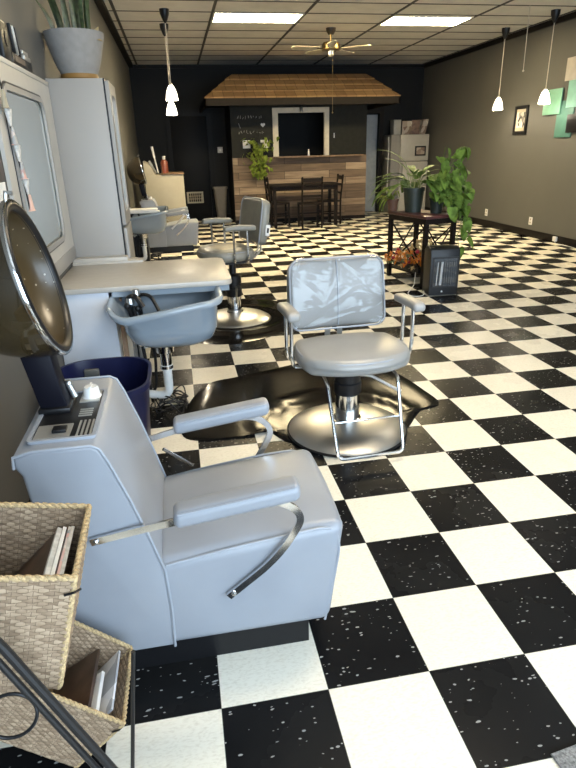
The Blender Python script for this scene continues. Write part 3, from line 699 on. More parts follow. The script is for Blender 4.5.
floor_mat_obj([(-0.39, 1.72), (-0.27, 1.61), (-0.08, 1.63), (0.06, 1.66), (0.16, 1.50), (0.36, 1.38), (0.62, 1.38), (0.82, 1.50), (0.98, 1.70), (1.13, 1.77), (1.12, 2.0), (1.06, 2.3), (0.88, 2.68), (0.66, 2.74), (0.40, 2.64), (0.0, 2.50), (-0.2, 2.42), (-0.34, 2.12)], (0.49, 1.62), 'glossy black mat under the plastic-covered styling chair', 0.44)
floor_mat_obj([(-0.55, 3.9), (-0.4, 3.5), (-0.1, 3.25), (0.25, 3.28), (0.5, 3.5), (0.63, 3.85), (0.68, 4.3), (0.5, 4.62), (0.1, 4.72), (-0.3, 4.6), (-0.5, 4.3)], (0.15, 3.93), 'black mat under the worn styling chair behind the counter', 0.43)

# ------------------------------------------------------------------ vanity, bowl, mirror, cabinet
t = thing('vanity_counter', 'beige counter with pale blue-grey front panel over the shampoo bowl', 'counter', (-0.6, 2.5, 0))
cpoly = [(-1.015, 2.10), (-0.09, 2.10)] + arc2(-0.09, 2.16, 0.06, -PI / 2, 0, 5)[1:] + arc2(-0.10, 2.80, 0.07, 0, PI / 2, 5) + [(-1.015, 2.87)]
B().prism(cpoly, 'z', 0.722, 0.752, 0.004, 2).put('worktop', 'counter', t)
B().box(-1.015, -0.66, 2.86, 2.95, 0.752, 0.79, 0.004).box(-1.015, -0.56, 2.845, 2.95, 0.74, 0.765, 0.003).put('ledge', 'counter', t)
B().box(-0.72, -0.05, 2.115, 2.14, 0.69, 0.722).put('apron', 'porcelain', t)
B().box(-1.015, -0.70, 2.115, 2.14, 0.0, 0.722, 0.003).put('front_panel', mat('blue_grey_panel', (0.57, 0.60, 0.66), 0.4, var=0.03), t)
B().box(-0.715, -0.70, 2.14, 2.86, 0.0, 0.722).put('side_panel', 'white', t)
B().box(-1.015, -0.69, 2.86, 2.88, 0.0, 0.722).put('back_panel', 'laminate', t)
B().box(-0.69, -0.665, 2.2, 2.24, 0.2, 0.66).put('brace', mat('bare_timber', (0.30, 0.19, 0.12), 0.7, var=0.25), t)

def shampoo_bowl(label):
    t = thing('shampoo_bowl', label, 'sink', (-0.40, 2.05, 0.6), group='shampoo bowls')
    X0, X1, Y0, Y1 = -0.715, -0.105, 1.83, 2.36
    def ztop(x, y):
        u = (x - X0) / (X1 - X0); v = (y - Y0) / (Y1 - Y0)
        return 0.655 + 0.05 * u - 0.030 * math.exp(-((u - 0.22) / 0.17) ** 2) * max(0, 1 - v * 2) + 0.03 * v + 0.03 * math.exp(-(u / 0.05) ** 2)
    def loop(inset, dz, r, rel=None):
        out = []
        for x, y in rrect(X0 + inset[0], X1 - inset[1], Y0 + inset[2], Y1 - inset[3], r, 7):
            z = ztop(x, y) + dz if rel is None else rel
            out.append((x, y, z))
        return out
    loops = [loop((0.025, 0.02, 0.02, 0.02), -0.022, 0.10), loop((0.0, 0.0, 0.0, 0.0), -0.034, 0.11), loop((-0.006, -0.006, -0.006, 0), -0.014, 0.115), loop((0.004, 0.004, 0.004, 0.01), 0.0, 0.11), loop((0.028, 0.022, 0.028, 0.02), -0.002, 0.09), loop((0.045, 0.04, 0.045, 0.04), -0.05, 0.09),
             loop((0.10, 0.085, 0.06, 0.06), 0, 0.10, 0.52), loop((0.14, 0.13, 0.10, 0.10), 0, 0.10, 0.455), loop((0.24, 0.22, 0.2, 0.2), 0, 0.06, 0.44)]
    def skin(loops, b, capend=True):
        R = [[b._v(p) for p in l] for l in loops]; n = len(R[0])
        for A, C in zip(R, R[1:]):
            for k in range(n): b.bm.faces.new((A[k], A[(k + 1) % n], C[(k + 1) % n], C[k]))
        if capend: b.bm.faces.new(R[-1])
        return b
    outer = [loop((0.025, 0.02, 0.02, 0.02), -0.022, 0.10), loop((0.065, 0.026, 0.05, 0.03), -0.055, 0.10), loop((0.075, 0.034, 0.055, 0.04), 0, 0.10, 0.53), loop((0.10, 0.06, 0.07, 0.06), 0, 0.11, 0.465), loop((0.15, 0.115, 0.11, 0.1), 0, 0.1, 0.432), loop((0.25, 0.22, 0.2, 0.2), 0, 0.05, 0.425)]
    b = B(); skin(loops, b); skin(outer, b); b.put('basin', 'porcelain', t, smooth=70)
    cx, cy = -0.445, 2.06
    B().lathe([(0, 0.428), (0.056, 0.428), (0.052, 0.41), (0.050, 0.37), (0.034, 0.362), (0.031, 0.29), (0.037, 0.288), (0.037, 0.27), (0, 0.27)], (cx, cy, 0), 24).put('drain_tailpiece', 'chrome', t)
    B().lathe([(0, 0.29), (0.036, 0.29), (0.036, 0.262), (0.026, 0.26), (0.026, 0.17), (0, 0.17)], (cx, cy, 0), 20).tube(fillet([(cx, cy, 0.2), (cx, cy, 0.10), (cx - 0.1, cy + 0.02, 0.10), (cx - 0.22, cy + 0.06, 0.13)], 0.05), 0.025).put('drain_trap', 'pvc', t)
    B().tube(fillet([(-0.60, 2.18, 0.62), (-0.56, 2.1, 0.30), (-0.55, 2.1, 0.05)], 0.2), 0.010).tube(fillet([(-0.58, 2.2, 0.60), (-0.50, 2.1, 0.40), (-0.52, 2.1, 0.12), (-0.6, 2.2, 0.05)], 0.15), 0.009).put('supply_hose', 'black', t)
    B().tube(fillet([(-0.555, 2.15, 0.50), (-0.555, 2.12, 0.38)], 0.05), 0.013).tube([(-0.59, 2.12, 0.40), (-0.52, 2.12, 0.40)], 0.009).put('shutoff_valve', 'steel', t)
    b = B().tube(fillet([(-0.60, 2.02, 0.60), (-0.62, 2.02, 0.70), (-0.57, 1.99, 0.725), (-0.53, 1.97, 0.66)], 0.04), 0.014).tube(fillet([(-0.55, 2.06, 0.58), (-0.56, 2.06, 0.71), (-0.49, 2.02, 0.715), (-0.45, 1.98, 0.63)], 0.05), 0.010).ball((-0.615, 2.0, 0.665), 0.02, 10).ball((-0.56, 1.985, 0.65), 0.018, 10)
    b.put('spray_hose', 'black', t)
    B().lathe([(0, 0.03), (0.018, 0.03), (0.022, 0), (0, 0)], (-0.565, 2.03, 0.715), 14).lathe([(0, 0.03), (0.02, 0.03), (0.024, 0), (0, 0)], (-0.60, 2.01, 0.675), 12).put('faucet', 'steel', t)
    return t
sb = shampoo_bowl('blue-grey shampoo bowl under the beige counter, beside the navy bin')
sb2 = copy_tree(sb, (-0.32, 4.45, 0.06), 'far shampoo bowl with white towels, behind the tall cabinet')
t = tag(B().box(-0.98, -0.52, 6.32, 6.40, 0.745, 0.772, 0.01).box(-0.95, -0.55, 6.34, 6.55, 0.765, 0.79, 0.012).put('towel', 'paper', loc=(-0.75, 6.4, 0.74)), 'folded white towel lying on the far shampoo bowl', 'towel')
# bracket that carries the far bowl
t = thing('bowl_stand', 'dark stand under the far shampoo bowl', 'stand', (-0.9, 6.6, 0))
B().box(-1.01, -0.72, 6.60, 6.88, 0.0, 0.48).put('cabinet_body', 'black', t)

# wall mirror panel near
MX = -1.0
t = thing('wall_mirror', 'mirror with rounded corners in a white panel above the shampoo counter', 'mirror', (XL, 2.25, 1.3))
frame_ring(B(), rrect(1.66, 2.935, 0.80, 1.835, 0.02, 6), rrect(1.80, 2.66, 0.965, 1.715, 0.08, 6), 'x', XL + 0.003, MX).put('panel', mat('warm_white_panel', (0.46, 0.44, 0.40), 0.45, var=0.03), t)
frame_ring(B(), rrect(1.785, 2.675, 0.95, 1.73, 0.09, 6), rrect(1.81, 2.65, 0.975, 1.705, 0.075, 6), 'x', MX - 0.004, MX + 0.008).put('frame', 'laminate', t)
frame_ring(B(), rrect(1.775, 2.685, 0.94, 1.74, 0.095, 6), rrect(1.785, 2.675, 0.95, 1.73, 0.09, 6), 'x', MX - 0.004, MX + 0.003).put('frame_seam', 'black', t)
B().box(XL + 0.004, MX - 0.008, 1.79, 2.67, 0.955, 1.725).put('glass', 'mirror', t)
B().box(XL + 0.003, MX + 0.004, 1.66, 2.935, 0.79, 0.872, 0.003).put('lower_rail', 'laminate', t)
B().box(XL + 0.003, MX + 0.004, 1.66, 2.935, 1.815, 1.838, 0.002).put('top_ledge', mat('warm_white_ledge', (0.46, 0.44, 0.40), 0.45, var=0.03), t)

# tall cabinet
t = thing('tall_cabinet', 'tall pale grey cabinet carrying the potted snake plant', 'cabinet', (-0.85, 3.4, 0))
B().box(XL + 0.003, -0.675, 2.95, 3.42, 0.0, 1.86, 0.003).put('carcass', 'laminate', t)
frame_ring(B(), rrect(2.97, 3.41, 0.98, 1.85, 0.01, 5), rrect(3.07, 3.34, 1.06, 1.78, 0.05, 5), 'x', -0.672, -0.650).put('mirror_frame', 'laminate', t)
B().box(-0.674, -0.662, 3.06, 3.35, 1.05, 1.79).put('mirror_glass', 'mirror', t)
B().box(-0.672, -0.650, 2.97, 3.41, 0.02, 0.965, 0.003).put('door', 'laminate', t)
b = B().box(-0.680, -0.6725, 2.9475, 2.962, 0.02, 1.86); b.put('edge_strip', 'black', t)

# snake plant and pot on the cabinet
px, py, pz = -0.835, 3.135, 1.862
t = thing('snake_plant', 'snake plant in a ribbed grey planter on top of the tall cabinet', 'potted plant', (px, py, pz))
prof = [(0, 0.035), (0.112, 0.035), (0.122, 0.06)]
for k in range(26): prof.append((0.122 + 0.058 * (k / 25) ** 0.8 + (0.0012 if k % 2 else 0), 0.06 + 0.20 * k / 25))
prof += [(0.181, 0.264), (0.168, 0.264), (0.150, 0.20), (0, 0.20)]
B().lathe(prof, (px, py, pz), 48).put('planter', 'pot_grey', t)
B().lathe([(0, 0.0), (0.112, 0.0), (0.118, 0.012), (0.112, 0.036), (0, 0.036)], (px, py, pz), 40).put('saucer', 'cork', t)
B().lathe([(0, 0.215), (0.155, 0.213), (0.155, 0.2), (0, 0.2)], (px, py, pz), 32).put('soil', 'soil', t)
rnd = random.Random(5)
def blade(b, base, lean, h, w, az, n=9):
    cx, cy, cz = base; d = Vector((math.cos(az), math.sin(az), 0)); prev = None
    L = []
    for k in range(n):
        f = k / (n - 1); p = Vector((cx, cy, cz)) + Vector(lean) * f * f + Vector((0, 0, h * f)); ww = w * (0.55 + 0.9 * f * (1 - f) * 2) * (1 - f ** 5)
        tw = d * math.cos(0.6 * f) + Vector((-d.y, d.x, 0)) * math.sin(0.6 * f); nn = Vector((-tw.y, tw.x, 0))
        L.append([b._v(p - tw * ww), b._v(p + nn * 0.006), b._v(p + tw * ww), b._v(p - nn * 0.002)])
    for A, C in zip(L, L[1:]):
        for k in range(4): b.bm.faces.new((A[k], A[(k + 1) % 4], C[(k + 1) % 4], C[k]))
snake = mat('snake_plant_leaf', (0.035, 0.052, 0.018), 0.4, var=0.7, scale=30)
for k, (dx, dy, lx, ly, hh) in enumerate([(-0.10, -0.05, -0.10, -0.03, 0.24), (-0.06, 0.0, -0.08, 0.02, 0.36), (-0.03, -0.06, 0.0, -0.02, 0.52), (0.0, 0.02, 0.03, 0.02, 0.55), (0.02, -0.05, -0.02, 0.0, 0.5), (0.05, -0.02, 0.04, 0.0, 0.55), (0.08, 0.0, 0.06, 0.02, 0.45), (-0.08, 0.05, -0.12, 0.05, 0.4), (0.10, -0.04, 0.05, -0.02, 0.5), (-0.02, -0.02, -0.05, 0.0, 0.45), (0.03, 0.04, 0.0, 0.03, 0.52), (0.065, -0.06, 0.03, -0.03, 0.42)]):
    b = B(); blade(b, (px + dx, py + dy, pz + 0.21), (lx, ly, 0), hh, 0.014, rnd.uniform(-0.6, 0.6)); b.put('leaf', snake, t, smooth=40)
b = B(); blade(b, (px + 0.13, py - 0.06, pz + 0.235), (0.03, 0, 0), 0.055, 0.02, 0.3, 5); blade(b, (px + 0.14, py - 0.07, pz + 0.235), (0.04, -0.04, 0), -0.03, 0.02, 0.3, 5); b.put('dry_leaf', 'flower_y', t)

# clutter on the mirror ledge
zL = 1.8385
def ledge(name, label, cat, y0, y1, z1, m, x0=XL + 0.006, x1=MX + 0.006, extra=None):
    t = thing(name, label, cat, ((x0 + x1) / 2, (y0 + y1) / 2, zL))
    B().box(x0, x1, y0, y1, zL, z1, 0.004).put('body', m, t)
    if extra: extra(t)
    return t
def spk(t):
    B().lathe([(0, 0), (0.03, 0), (0.032, 0.006), (0, 0.006)], (MX + 0.004, 2.03, zL + 0.085), 20, M=Matrix.Rotation(PI / 2, 4, 'Y')).put('cone', 'blackmetal', t)
    B().box(XL + 0.01, MX + 0.002, 2.0, 2.07, zL + 0.15, zL + 0.158, 0.002).put('top_plate', 'silver', t)
ledge('speaker', 'small black speaker box at the near end of the mirror ledge', 'speaker', 1.95, 2.09, zL + 0.15, 'black', extra=spk)
def radio(t):
    B().box(MX + 0.004, MX + 0.009, 2.14, 2.34, zL + 0.012, zL + 0.035).put('display', mat('brown_panel', (0.10, 0.065, 0.045), 0.3), t)
ledge('radio', 'flat dark radio lying on the mirror ledge below the upright cases', 'radio', 2.11, 2.52, zL + 0.045, 'black', extra=radio)
t0 = zL + 0.046
def case(y, th, lean, m, label):
    Mx = Matrix.Translation((0, y, t0)) @ Matrix.Rotation(lean, 4, 'X')
    b = B(); b.box(XL + 0.008, MX + 0.004, -th / 2, th / 2, 0.004, 0.13, 0.002, M=Mx)
    tag(b.put('disc_case', m, loc=(-0.98, y, t0)), label, 'case', 'upright cases on the mirror ledge')
case(2.20, 0.016, math.radians(10), 'black', 'black upright case on the radio, first of the row')
case(2.255, 0.014, math.radians(14), 'silver', 'silver upright case on the radio, second of the row')
case(2.30, 0.014, math.radians(16), 'blackmetal', 'dark upright case on the radio, third of the row')
tag(B().box(XL + 0.01, MX + 0.006, 2.36, 2.50, t0, t0 + 0.022, 0.003).put('game_box', 'silver', loc=(-0.98, 2.43, t0)), 'pale flat box lying on the far end of the radio, lower one', 'box', 'flat boxes on the radio')
tag(B().box(XL + 0.01, MX + 0.004, 2.35, 2.47, t0 + 0.023, t0 + 0.042, 0.003).put('game_box', 'silver', loc=(-0.98, 2.41, t0 + 0.023)), 'pale flat box lying on the far end of the radio, upper one', 'box', 'flat boxes on the radio')
# hanging garland left of the mirror
t = thing('hanging_garland', 'string of folded paper ornaments hanging at the near edge of the mirror', 'garland', (MX + 0.01, 1.8, 1.7))
B().tube([(MX + 0.014, 1.72, 1.82), (MX + 0.016, 1.79, 1.45), (MX + 0.016, 1.84, 1.20)], 0.003, 6).put('string', 'black', t)
for k in range(7):
    f = k / 6; y = 1.725 + 0.13 * f; z = 1.655 - 0.43 * f
    mm = ['cream', 'paper_grey', 'print_b', 'paper_grey', 'print_b', 'paper_grey', mat('pink_paper', (0.62, 0.40, 0.33), 0.6)][k]
    if k % 2 == 0: pr_ = [(0, 0.04), (0.012, 0.035), (0.024, -0.03), (0.034, -0.036), (0, -0.03)]
    else: pr_ = [(0, 0.036), (0.030, 0.036), (0.026, 0.02), (0.010, -0.03), (0, -0.034)]
    B().lathe(pr_, (MX + 0.022, y, z), 10, sx=0.5).put('paper_ornament', mm, t, smooth=20)
# papers taped on the wall left of the mirror
tag(B().box(XL + 0.001, XL + 0.006, 1.40, 1.62, 1.20, 1.33).put('paper_notice', 'paper', loc=(XL + 0.003, 1.5, 1.26)), 'white paper notice on the wall left of the mirror', 'paper')
tag(B().box(XL + 0.001, XL + 0.012, 1.40, 1.615, 1.335, 1.42, 0.002).put('wall_photo', 'brown_cover', loc=(XL + 0.005, 1.5, 1.38)), 'small dark brown picture on the wall above the white notice', 'picture')

# ------------------------------------------------------------------ navy bin, cord tangle
t = thing('waste_bin', 'navy blue plastic bin between the dryer chair and the counter', 'bin', (-0.72, 1.3, 0))
X0, X1, Y0, Y1, hz = -0.93, -0.49, 1.14, 1.64, 0.50
b = B(); lv = [(0.05, 0.0, 0.10), (0.035, 0.25, 0.12), (0.012, hz - 0.03, 0.15), (-0.002, hz - 0.025, 0.16), (-0.002, hz, 0.16), (0.012, hz, 0.15), (0.02, hz - 0.05, 0.15), (0.06, 0.02, 0.10)]
R = [[b._v((x, y, z)) for x, y in rrect(X0 + i, X1 - i, Y0 + i, Y1 - i, r, 6)] for i, z, r in lv]
for A, C in zip(R, R[1:]):
    for k in range(len(A)): b.bm.faces.new((A[k], A[(k + 1) % len(A)], C[(k + 1) % len(A)], C[k]))
b.bm.faces.new(R[0][::-1]); b.bm.faces.new(R[-1]); b.put('tub', 'navy', t, smooth=60)
B().box(-0.82, -0.75, 1.595, 1.615, 0.42, 0.46, 0.004).put('latch', mat('latch_grey', (0.11, 0.11, 0.10), 0.5), t)
rnd = random.Random(11); pts = []
for k in range(60):
    a = k * 0.83; r = 0.05 + 0.055 * rnd.random(); pts.append((-0.44 + r * math.cos(a) * 1.1 + rnd.uniform(-0.02, 0.02), 2.12 + 1.9 * r * math.sin(a) + rnd.uniform(-0.05, 0.05), 0.012 + 0.10 * rnd.random() * abs(math.sin(k * 0.4))))
sm = []
for i in range(len(pts) - 3):
    p0, p1, p2, p3 = map(Vector, pts[i:i + 4])
    for k in range(6):
        s = k / 6; q = 0.5 * ((2 * p1) + (p2 - p0) * s + (2 * p0 - 5 * p1 + 4 * p2 - p3) * s * s + (-p0 + 3 * p1 - 3 * p2 + p3) * s ** 3); q.z = max(q.z, 0.006); sm.append(q)
tag(B().tube(sm, 0.0045, 6).put('electric_cable', 'black', loc=(-0.45, 2.2, 0)), 'tangled black cord on the floor under the shampoo bowl', 'cord')

# ------------------------------------------------------------------ wicker baskets on their rack
def euler_abc(a, bb, c): return Matrix.Rotation(a, 3, 'Z') @ Matrix.Rotation(bb, 3, 'X') @ Matrix.Rotation(c, 3, 'Y')
def wicker_basket(pose, label):
    x, y, z, a, bb, c, w, d, h = pose; R3 = euler_abc(a, bb, c); Mx = Matrix.Translation((x, y, z)) @ R3.to_4x4(); k = 0.9
    t = thing('wicker_basket', label, 'basket', (x, y, z), group='wicker baskets on the magazine rack')
    def P(u, v, f): # u,v in -1..1, f 0 top .. 1 bottom
        s = 1 + (k - 1) * f; return Vector((u * w / 2 * s, v * d / 2 * s, -h * f))
    def panel(e0, e1, nrm, L):
        b = B(); uvl = b.bm.loops.layers.uv.new('UVMap'); nu, nv = int(L / 0.0036), int(h / 0.0019)
        g = []
        for i in range(nu + 1):
            row = []
            for j in range(nv + 1):
                s = i / nu; f = j / nv; u = e0[0] + (e1[0] - e0[0]) * s; v = e0[1] + (e1[1] - e0[1]) * s
                ph = int(f * h / 0.0065) % 2; amp = 0.0032 * abs(math.sin(PI * f * h / 0.0065)) ** 0.7 * (0.5 + 0.5 * math.sin(PI * s * L / 0.015 + PI * ph))
                row.append((b._v(Mx @ (P(u, v, f) + Vector(nrm) * amp)), s * L, f * h))
            g.append(row)
        for i in range(nu):
            for j in range(nv):
                q = [g[i][j], g[i + 1][j], g[i + 1][j + 1], g[i][j + 1]]; f_ = b.bm.faces.new([e[0] for e in q])
                for lp, e in zip(f_.loops, q): lp[uvl].uv = (e[1], e[2])
        o = b.put('woven_panel', 'wicker', t, smooth=180, recalc=False)
        m = o.modifiers.new('thickness', 'SOLIDIFY'); m.thickness = 0.005; m.offset = 0
        return o
    panel((-1, -1), (1, -1), (0, -1, 0), w); panel((1, -1), (1, 1), (1, 0, 0), d); panel((1, 1), (-1, 1), (0, 1, 0), w); panel((-1, 1), (-1, -1), (-1, 0, 0), d)
    b = B(); q = [P(-1, -1, 1), P(1, -1, 1), P(1, 1, 1), P(-1, 1, 1)]; b.quad(*[Mx @ e for e in q]); o = b.put('woven_bottom', 'rope', t)
    m = o.modifiers.new('thickness', 'SOLIDIFY'); m.thickness = 0.005; m.offset = 0
    # twisted rope edging
    def rope(p, q, rad=0.0055):
        L = (q - p).length; n = max(8, int(L / 0.004)); ax = (q - p).normalized(); s1 = ax.orthogonal().normalized(); s2 = ax.cross(s1); b = B()
        for ph in (0, PI):
            b.tube([Mx @ (p + ax * (L * i / n) + (s1 * math.cos(i * 0.9 + ph) + s2 * math.sin(i * 0.9 + ph)) * rad * 0.42) for i in range(n + 1)], rad * 0.72, 6)
        return b
    top = [P(-1, -1, 0), P(1, -1, 0), P(1, 1, 0), P(-1, 1, 0)]; bot = [P(-1, -1, 1), P(1, -1, 1), P(1, 1, 1), P(-1, 1, 1)]
    for i in range(4): rope(top[i], top[(i + 1) % 4]).put('rim_rope', 'rope', t, smooth=60)
    for i in range(4): rope(top[i], bot[i]).put('corner_rope', 'rope', t, smooth=60)
    tie = Mx @ P(1, -1, 0.12)
    B().tube([tie + Vector((-0.012, -0.006, 0.0)), tie + Vector((0.004, -0.008, 0.004)), tie + Vector((0.012, 0.004, 0.0))], 0.0022, 6).put('wire_tie', 'black', t)
    return t, Mx, (w, d, h)
poseA = (-0.6866, -0.2505, 0.8221, 0.0448, -0.0822, 0.1872, 0.3381, 0.2379, 0.2251)
poseB = (-0.655, -0.010, 0.272, -0.0122, -0.0277, 0.7087, 0.315, 0.235, 0.183)
bA, MA, dA = wicker_basket(poseA, 'upper wicker basket of brown and grey magazines, nearest the dryer chair back')
bB, MB, dB = wicker_basket(poseB, 'lower wicker basket tipped sideways with white papers inside')
def sheet(Mx, c, half, rx, ry, m, label, grp, name='magazine'):
    Ml = Mx @ Matrix.Translation(c) @ Matrix.Rotation(ry, 4, 'Y') @ Matrix.Rotation(rx, 4, 'X')
    b = B(); b.box(-half[0], half[0], -half[1], half[1], -half[2], half[2], 0.0008, M=Ml)
    tag(b.put(name, m, loc=Ml.to_translation()), label, 'magazine', grp)
ga = 'magazines in the upper basket'
for k, (x, th, ry, m, lab) in enumerate([(0.050, 0.003, 0.66, 'brown_cover', 'dark brown magazine leaning lowest in the upper basket'), (0.080, 0.0045, 0.34, 'paper_grey', 'thick magazine with grey page edges in the upper basket, beside the brown one'), (0.095, 0.0035, 0.27, 'paper', 'white-edged magazine in the middle of the upper basket'), (0.108, 0.0025, 0.22, 'print_b', 'thin colourful magazine in the upper basket'), (0.119, 0.0035, 0.16, 'paper_grey', 'pale magazine closest to the right rim of the upper basket')]):
    sheet(MA, (x + 0.010, 0.020, -0.118), (th, 0.080, 0.086), 0.0, ry, m, lab, ga)
gb = 'papers in the lower basket'
for k, (x, th, ry, m, lab) in enumerate([(0.055, 0.005, 0.30, 'brown_cover', 'dark brown magazine lying deepest in the lower basket'), (0.088, 0.005, 0.20, 'paper', 'plain white booklet in the lower basket'), (0.115, 0.003, 0.10, 'cover', 'pale printed magazine at the right rim of the lower basket')]):
    sheet(MB, (x, 0.0 - (0.025 if k == 1 else 0), -0.090), (th, 0.092 if k != 1 else 0.06, (0.070, 0.062, 0.090)[k]), 0.0, ry, m, lab, gb)
# metal rack
t = thing('metal_rack', 'black metal rack holding the two wicker baskets', 'rack', (-0.65, -0.15, 0))
for off in (0.0, 0.022):
    B().tube([(-0.86 - off, -0.425, 1.28 - 0.02), (-0.62 - off, -0.425, 0.735), (-0.50 - off * 1.0, -0.425, 0.425), (-0.335 - off, -0.425, 0.008)], 0.0075 if off == 0 else 0.0055, 10).put('diagonal_bar', 'blackmetal', t)
B().tube([(-0.86, 0.125, 1.26), (-0.86, 0.125, 0.008)], 0.007).put('rear_post', 'blackmetal', t)
B().tube([(-0.905, -0.425, 1.26), (-0.905, -0.425, 0.008)], 0.007).put('rear_post', 'blackmetal', t)
B().tube([(-0.86, -0.425, 1.26), (-0.86, 0.125, 1.26)], 0.006).put('top_rail', 'blackmetal', t)
B().tube([(-0.475, -0.20, 0.46), (-0.532, -0.20, 0.008)], 0.0045, 8).put('front_post', 'blackmetal', t)
B().tube([(-0.53, -0.20, 0.03), (-0.37, -0.425, 0.10)], 0.004, 8).put('cross_rail', 'blackmetal', t)
B().tube([(-0.905, -0.425, 0.10), (-0.37, -0.425, 0.10)], 0.0045, 8).put('cross_rail', 'blackmetal', t)
cl = Vector((-0.635, -0.43, 0.60))
B().tube([cl + Vector((0.040 * math.cos(2 * PI * k / 28), 0.012 * math.sin(2 * PI * k / 28), 0.034 * math.sin(2 * PI * k / 28))) for k in range(28)], 0.003, 8, closed=True).tube([cl + Vector((-0.039, 0, 0)), cl + Vector((-0.045, 0, -0.15))], 0.003, 8).put('wire_loop', 'black', t)
# grey entrance mat at the camera's feet
tag(B().prism([(0.50, -0.30), (1.6, -0.16), (1.75, -1.2), (0.6, -1.35)], 'z', 0.001, 0.010, 0.003, 2).put('entrance_mat', 'rug', loc=(1.1, -0.75, 0)), 'grey textured mat on the floor at the lower right edge', 'mat')

# ------------------------------------------------------------------ plant stand, heater, plants
B0 = Vector((2.265, 4.74, 0)); ya = 0.24; e1 = Vector((math.cos(ya), math.sin(ya), 0)); e2 = Vector((-math.sin(ya), math.cos(ya), 0)); S1, S2 = 0.36, 0.66
ctr = B0 + e1 * S1 / 2 + e2 * S2 / 2
t = thing('plant_stand', 'dark wooden plant stand with crossed side braces and reddish top', 'plant stand', ctr)
def corner(i, j, z=0): return B0 + e1 * (S1 * i) + e2 * (S2 * j) + Vector((0, 0, z))
def bar(b, p, q, w): b.ribbon([p, q], w, w, e1 if abs((q - p).normalized().dot(e1)) < 0.8 else e2); return b
Ms = Matrix.Translation(ctr) @ Matrix.Rotation(ya, 4, 'Z')
b = B(); b.box(-S1 / 2 - 0.03, S1 / 2 + 0.03, -S2 / 2 - 0.03, S2 / 2 + 0.03, 0.71, 0.74, 0.006, M=Ms); b.put('top', 'stand_top', t)
b = B(); frame_ring(b, [(-S1 / 2 - 0.02, -S2 / 2 - 0.02), (S1 / 2 + 0.02, -S2 / 2 - 0.02), (S1 / 2 + 0.02, S2 / 2 + 0.02), (-S1 / 2 - 0.02, S2 / 2 + 0.02)], [(-S1 / 2 + 0.02, -S2 / 2 + 0.02), (S1 / 2 - 0.02, -S2 / 2 + 0.02), (S1 / 2 - 0.02, S2 / 2 - 0.02), (-S1 / 2 + 0.02, S2 / 2 - 0.02)], 'z', 0.655, 0.71)
bmesh.ops.transform(b.bm, matrix=Ms, verts=b.bm.verts); b.put('apron', 'wood_d', t)
for i in (0, 1):
    for j in (0, 1): bar(B(), corner(i, j, 0), corner(i, j, 0.66), 0.042).put('leg', 'wood_d', t)
for (a, c) in (((0, 0), (0, 1)), ((0, 0), (1, 0)), ((1, 0), (1, 1)), ((0, 1), (1, 1))):
    b = B()
    for z0, z1 in ((0.13, 0.64), (0.64, 0.13)): b.tube([corner(*a, z0), corner(*c, z1)], 0.008, 8)
    b.put('cross_brace', 'wood_d', t)
b = B(); b.box(-S1 / 2, S1 / 2, -S2 / 2, S2 / 2, 0.10, 0.12, 0.003, M=Ms); b.put('shelf', 'wood_d', t)

# leaves
def heart_leaf(b, base, direction, size, droop=0.3, roll=0.0, slim=1.0):
    d = Vector(direction).normalized(); side = d.cross(Vector((0, 0, 1))); side = side.normalized() if side.length > 1e-3 else Vector((1, 0, 0)); up = side.cross(d).normalized()
    q = Matrix.Rotation(roll, 3, d); side = q @ side; up = q @ up
    prof = [(0, 0.0), (-0.10, 0.26), (0.02, 0.42), (0.22, 0.46), (0.48, 0.38), (0.75, 0.20), (1.0, 0.0)]
    mid = []; lf = []; rt = []
    for s, wv in prof:
        sp = max(0, s); p = Vector(base) + d * (s * size) - up * (droop * size * sp * sp)
        m_ = Vector(base) + d * (sp * size) - up * (droop * size * sp * sp + 0.03 * size)
        mid.append(b._v(m_)); lf.append(b._v(p + side * wv * size * slim + up * 0.10 * size * wv)); rt.append(b._v(p - side * wv * size * slim + up * 0.10 * size * wv))
    for k in range(len(prof) - 1):
        for A, C in ((mid, lf), (rt, mid)):
            vs = [A[k], A[k + 1], C[k + 1], C[k]]
            try: b.bm.faces.new(vs)
            except ValueError: pass
def strap_leaf(b, base, az, elev, L, w, n=7, bend=1.2):
    p = Vector(base); prev = None; ring = []
    for k in range(n):
        f = k / (n - 1); el = elev - bend * f; d = Vector((math.cos(az) * math.cos(el), math.sin(az) * math.cos(el), math.sin(el)))
        s = Vector((-math.sin(az), math.cos(az), 0)); ww = w * math.sin(PI * min(0.97, 0.12 + 0.86 * f)) ** 0.8
        ring.append((b._v(p - s * ww), b._v(p - Vector((0, 0, 0.15 * ww))), b._v(p + s * ww))); p = p + d * L / (n - 1)
    for A, C in zip(ring, ring[1:]):
        for k in range(2): b.bm.faces.new((A[k], A[k + 1], C[k + 1], C[k]))
def pot(t, c, r0, r1, h, m):
    B().lathe([(0, 0), (r0, 0), (r1, h * 0.86), (r1 * 1.08, h * 0.86), (r1 * 1.08, h), (r1 * 0.97, h), (r1 * 0.9, h * 0.88), (0, h * 0.88)], c, 32).put('pot', m, t)
    B().lathe([(0, h * 0.9), (r1 * 0.93, h * 0.89), (r1 * 0.93, h * 0.86), (0, h * 0.86)], c, 24).put('soil', 'soil', t)
rnd = random.Random(21)
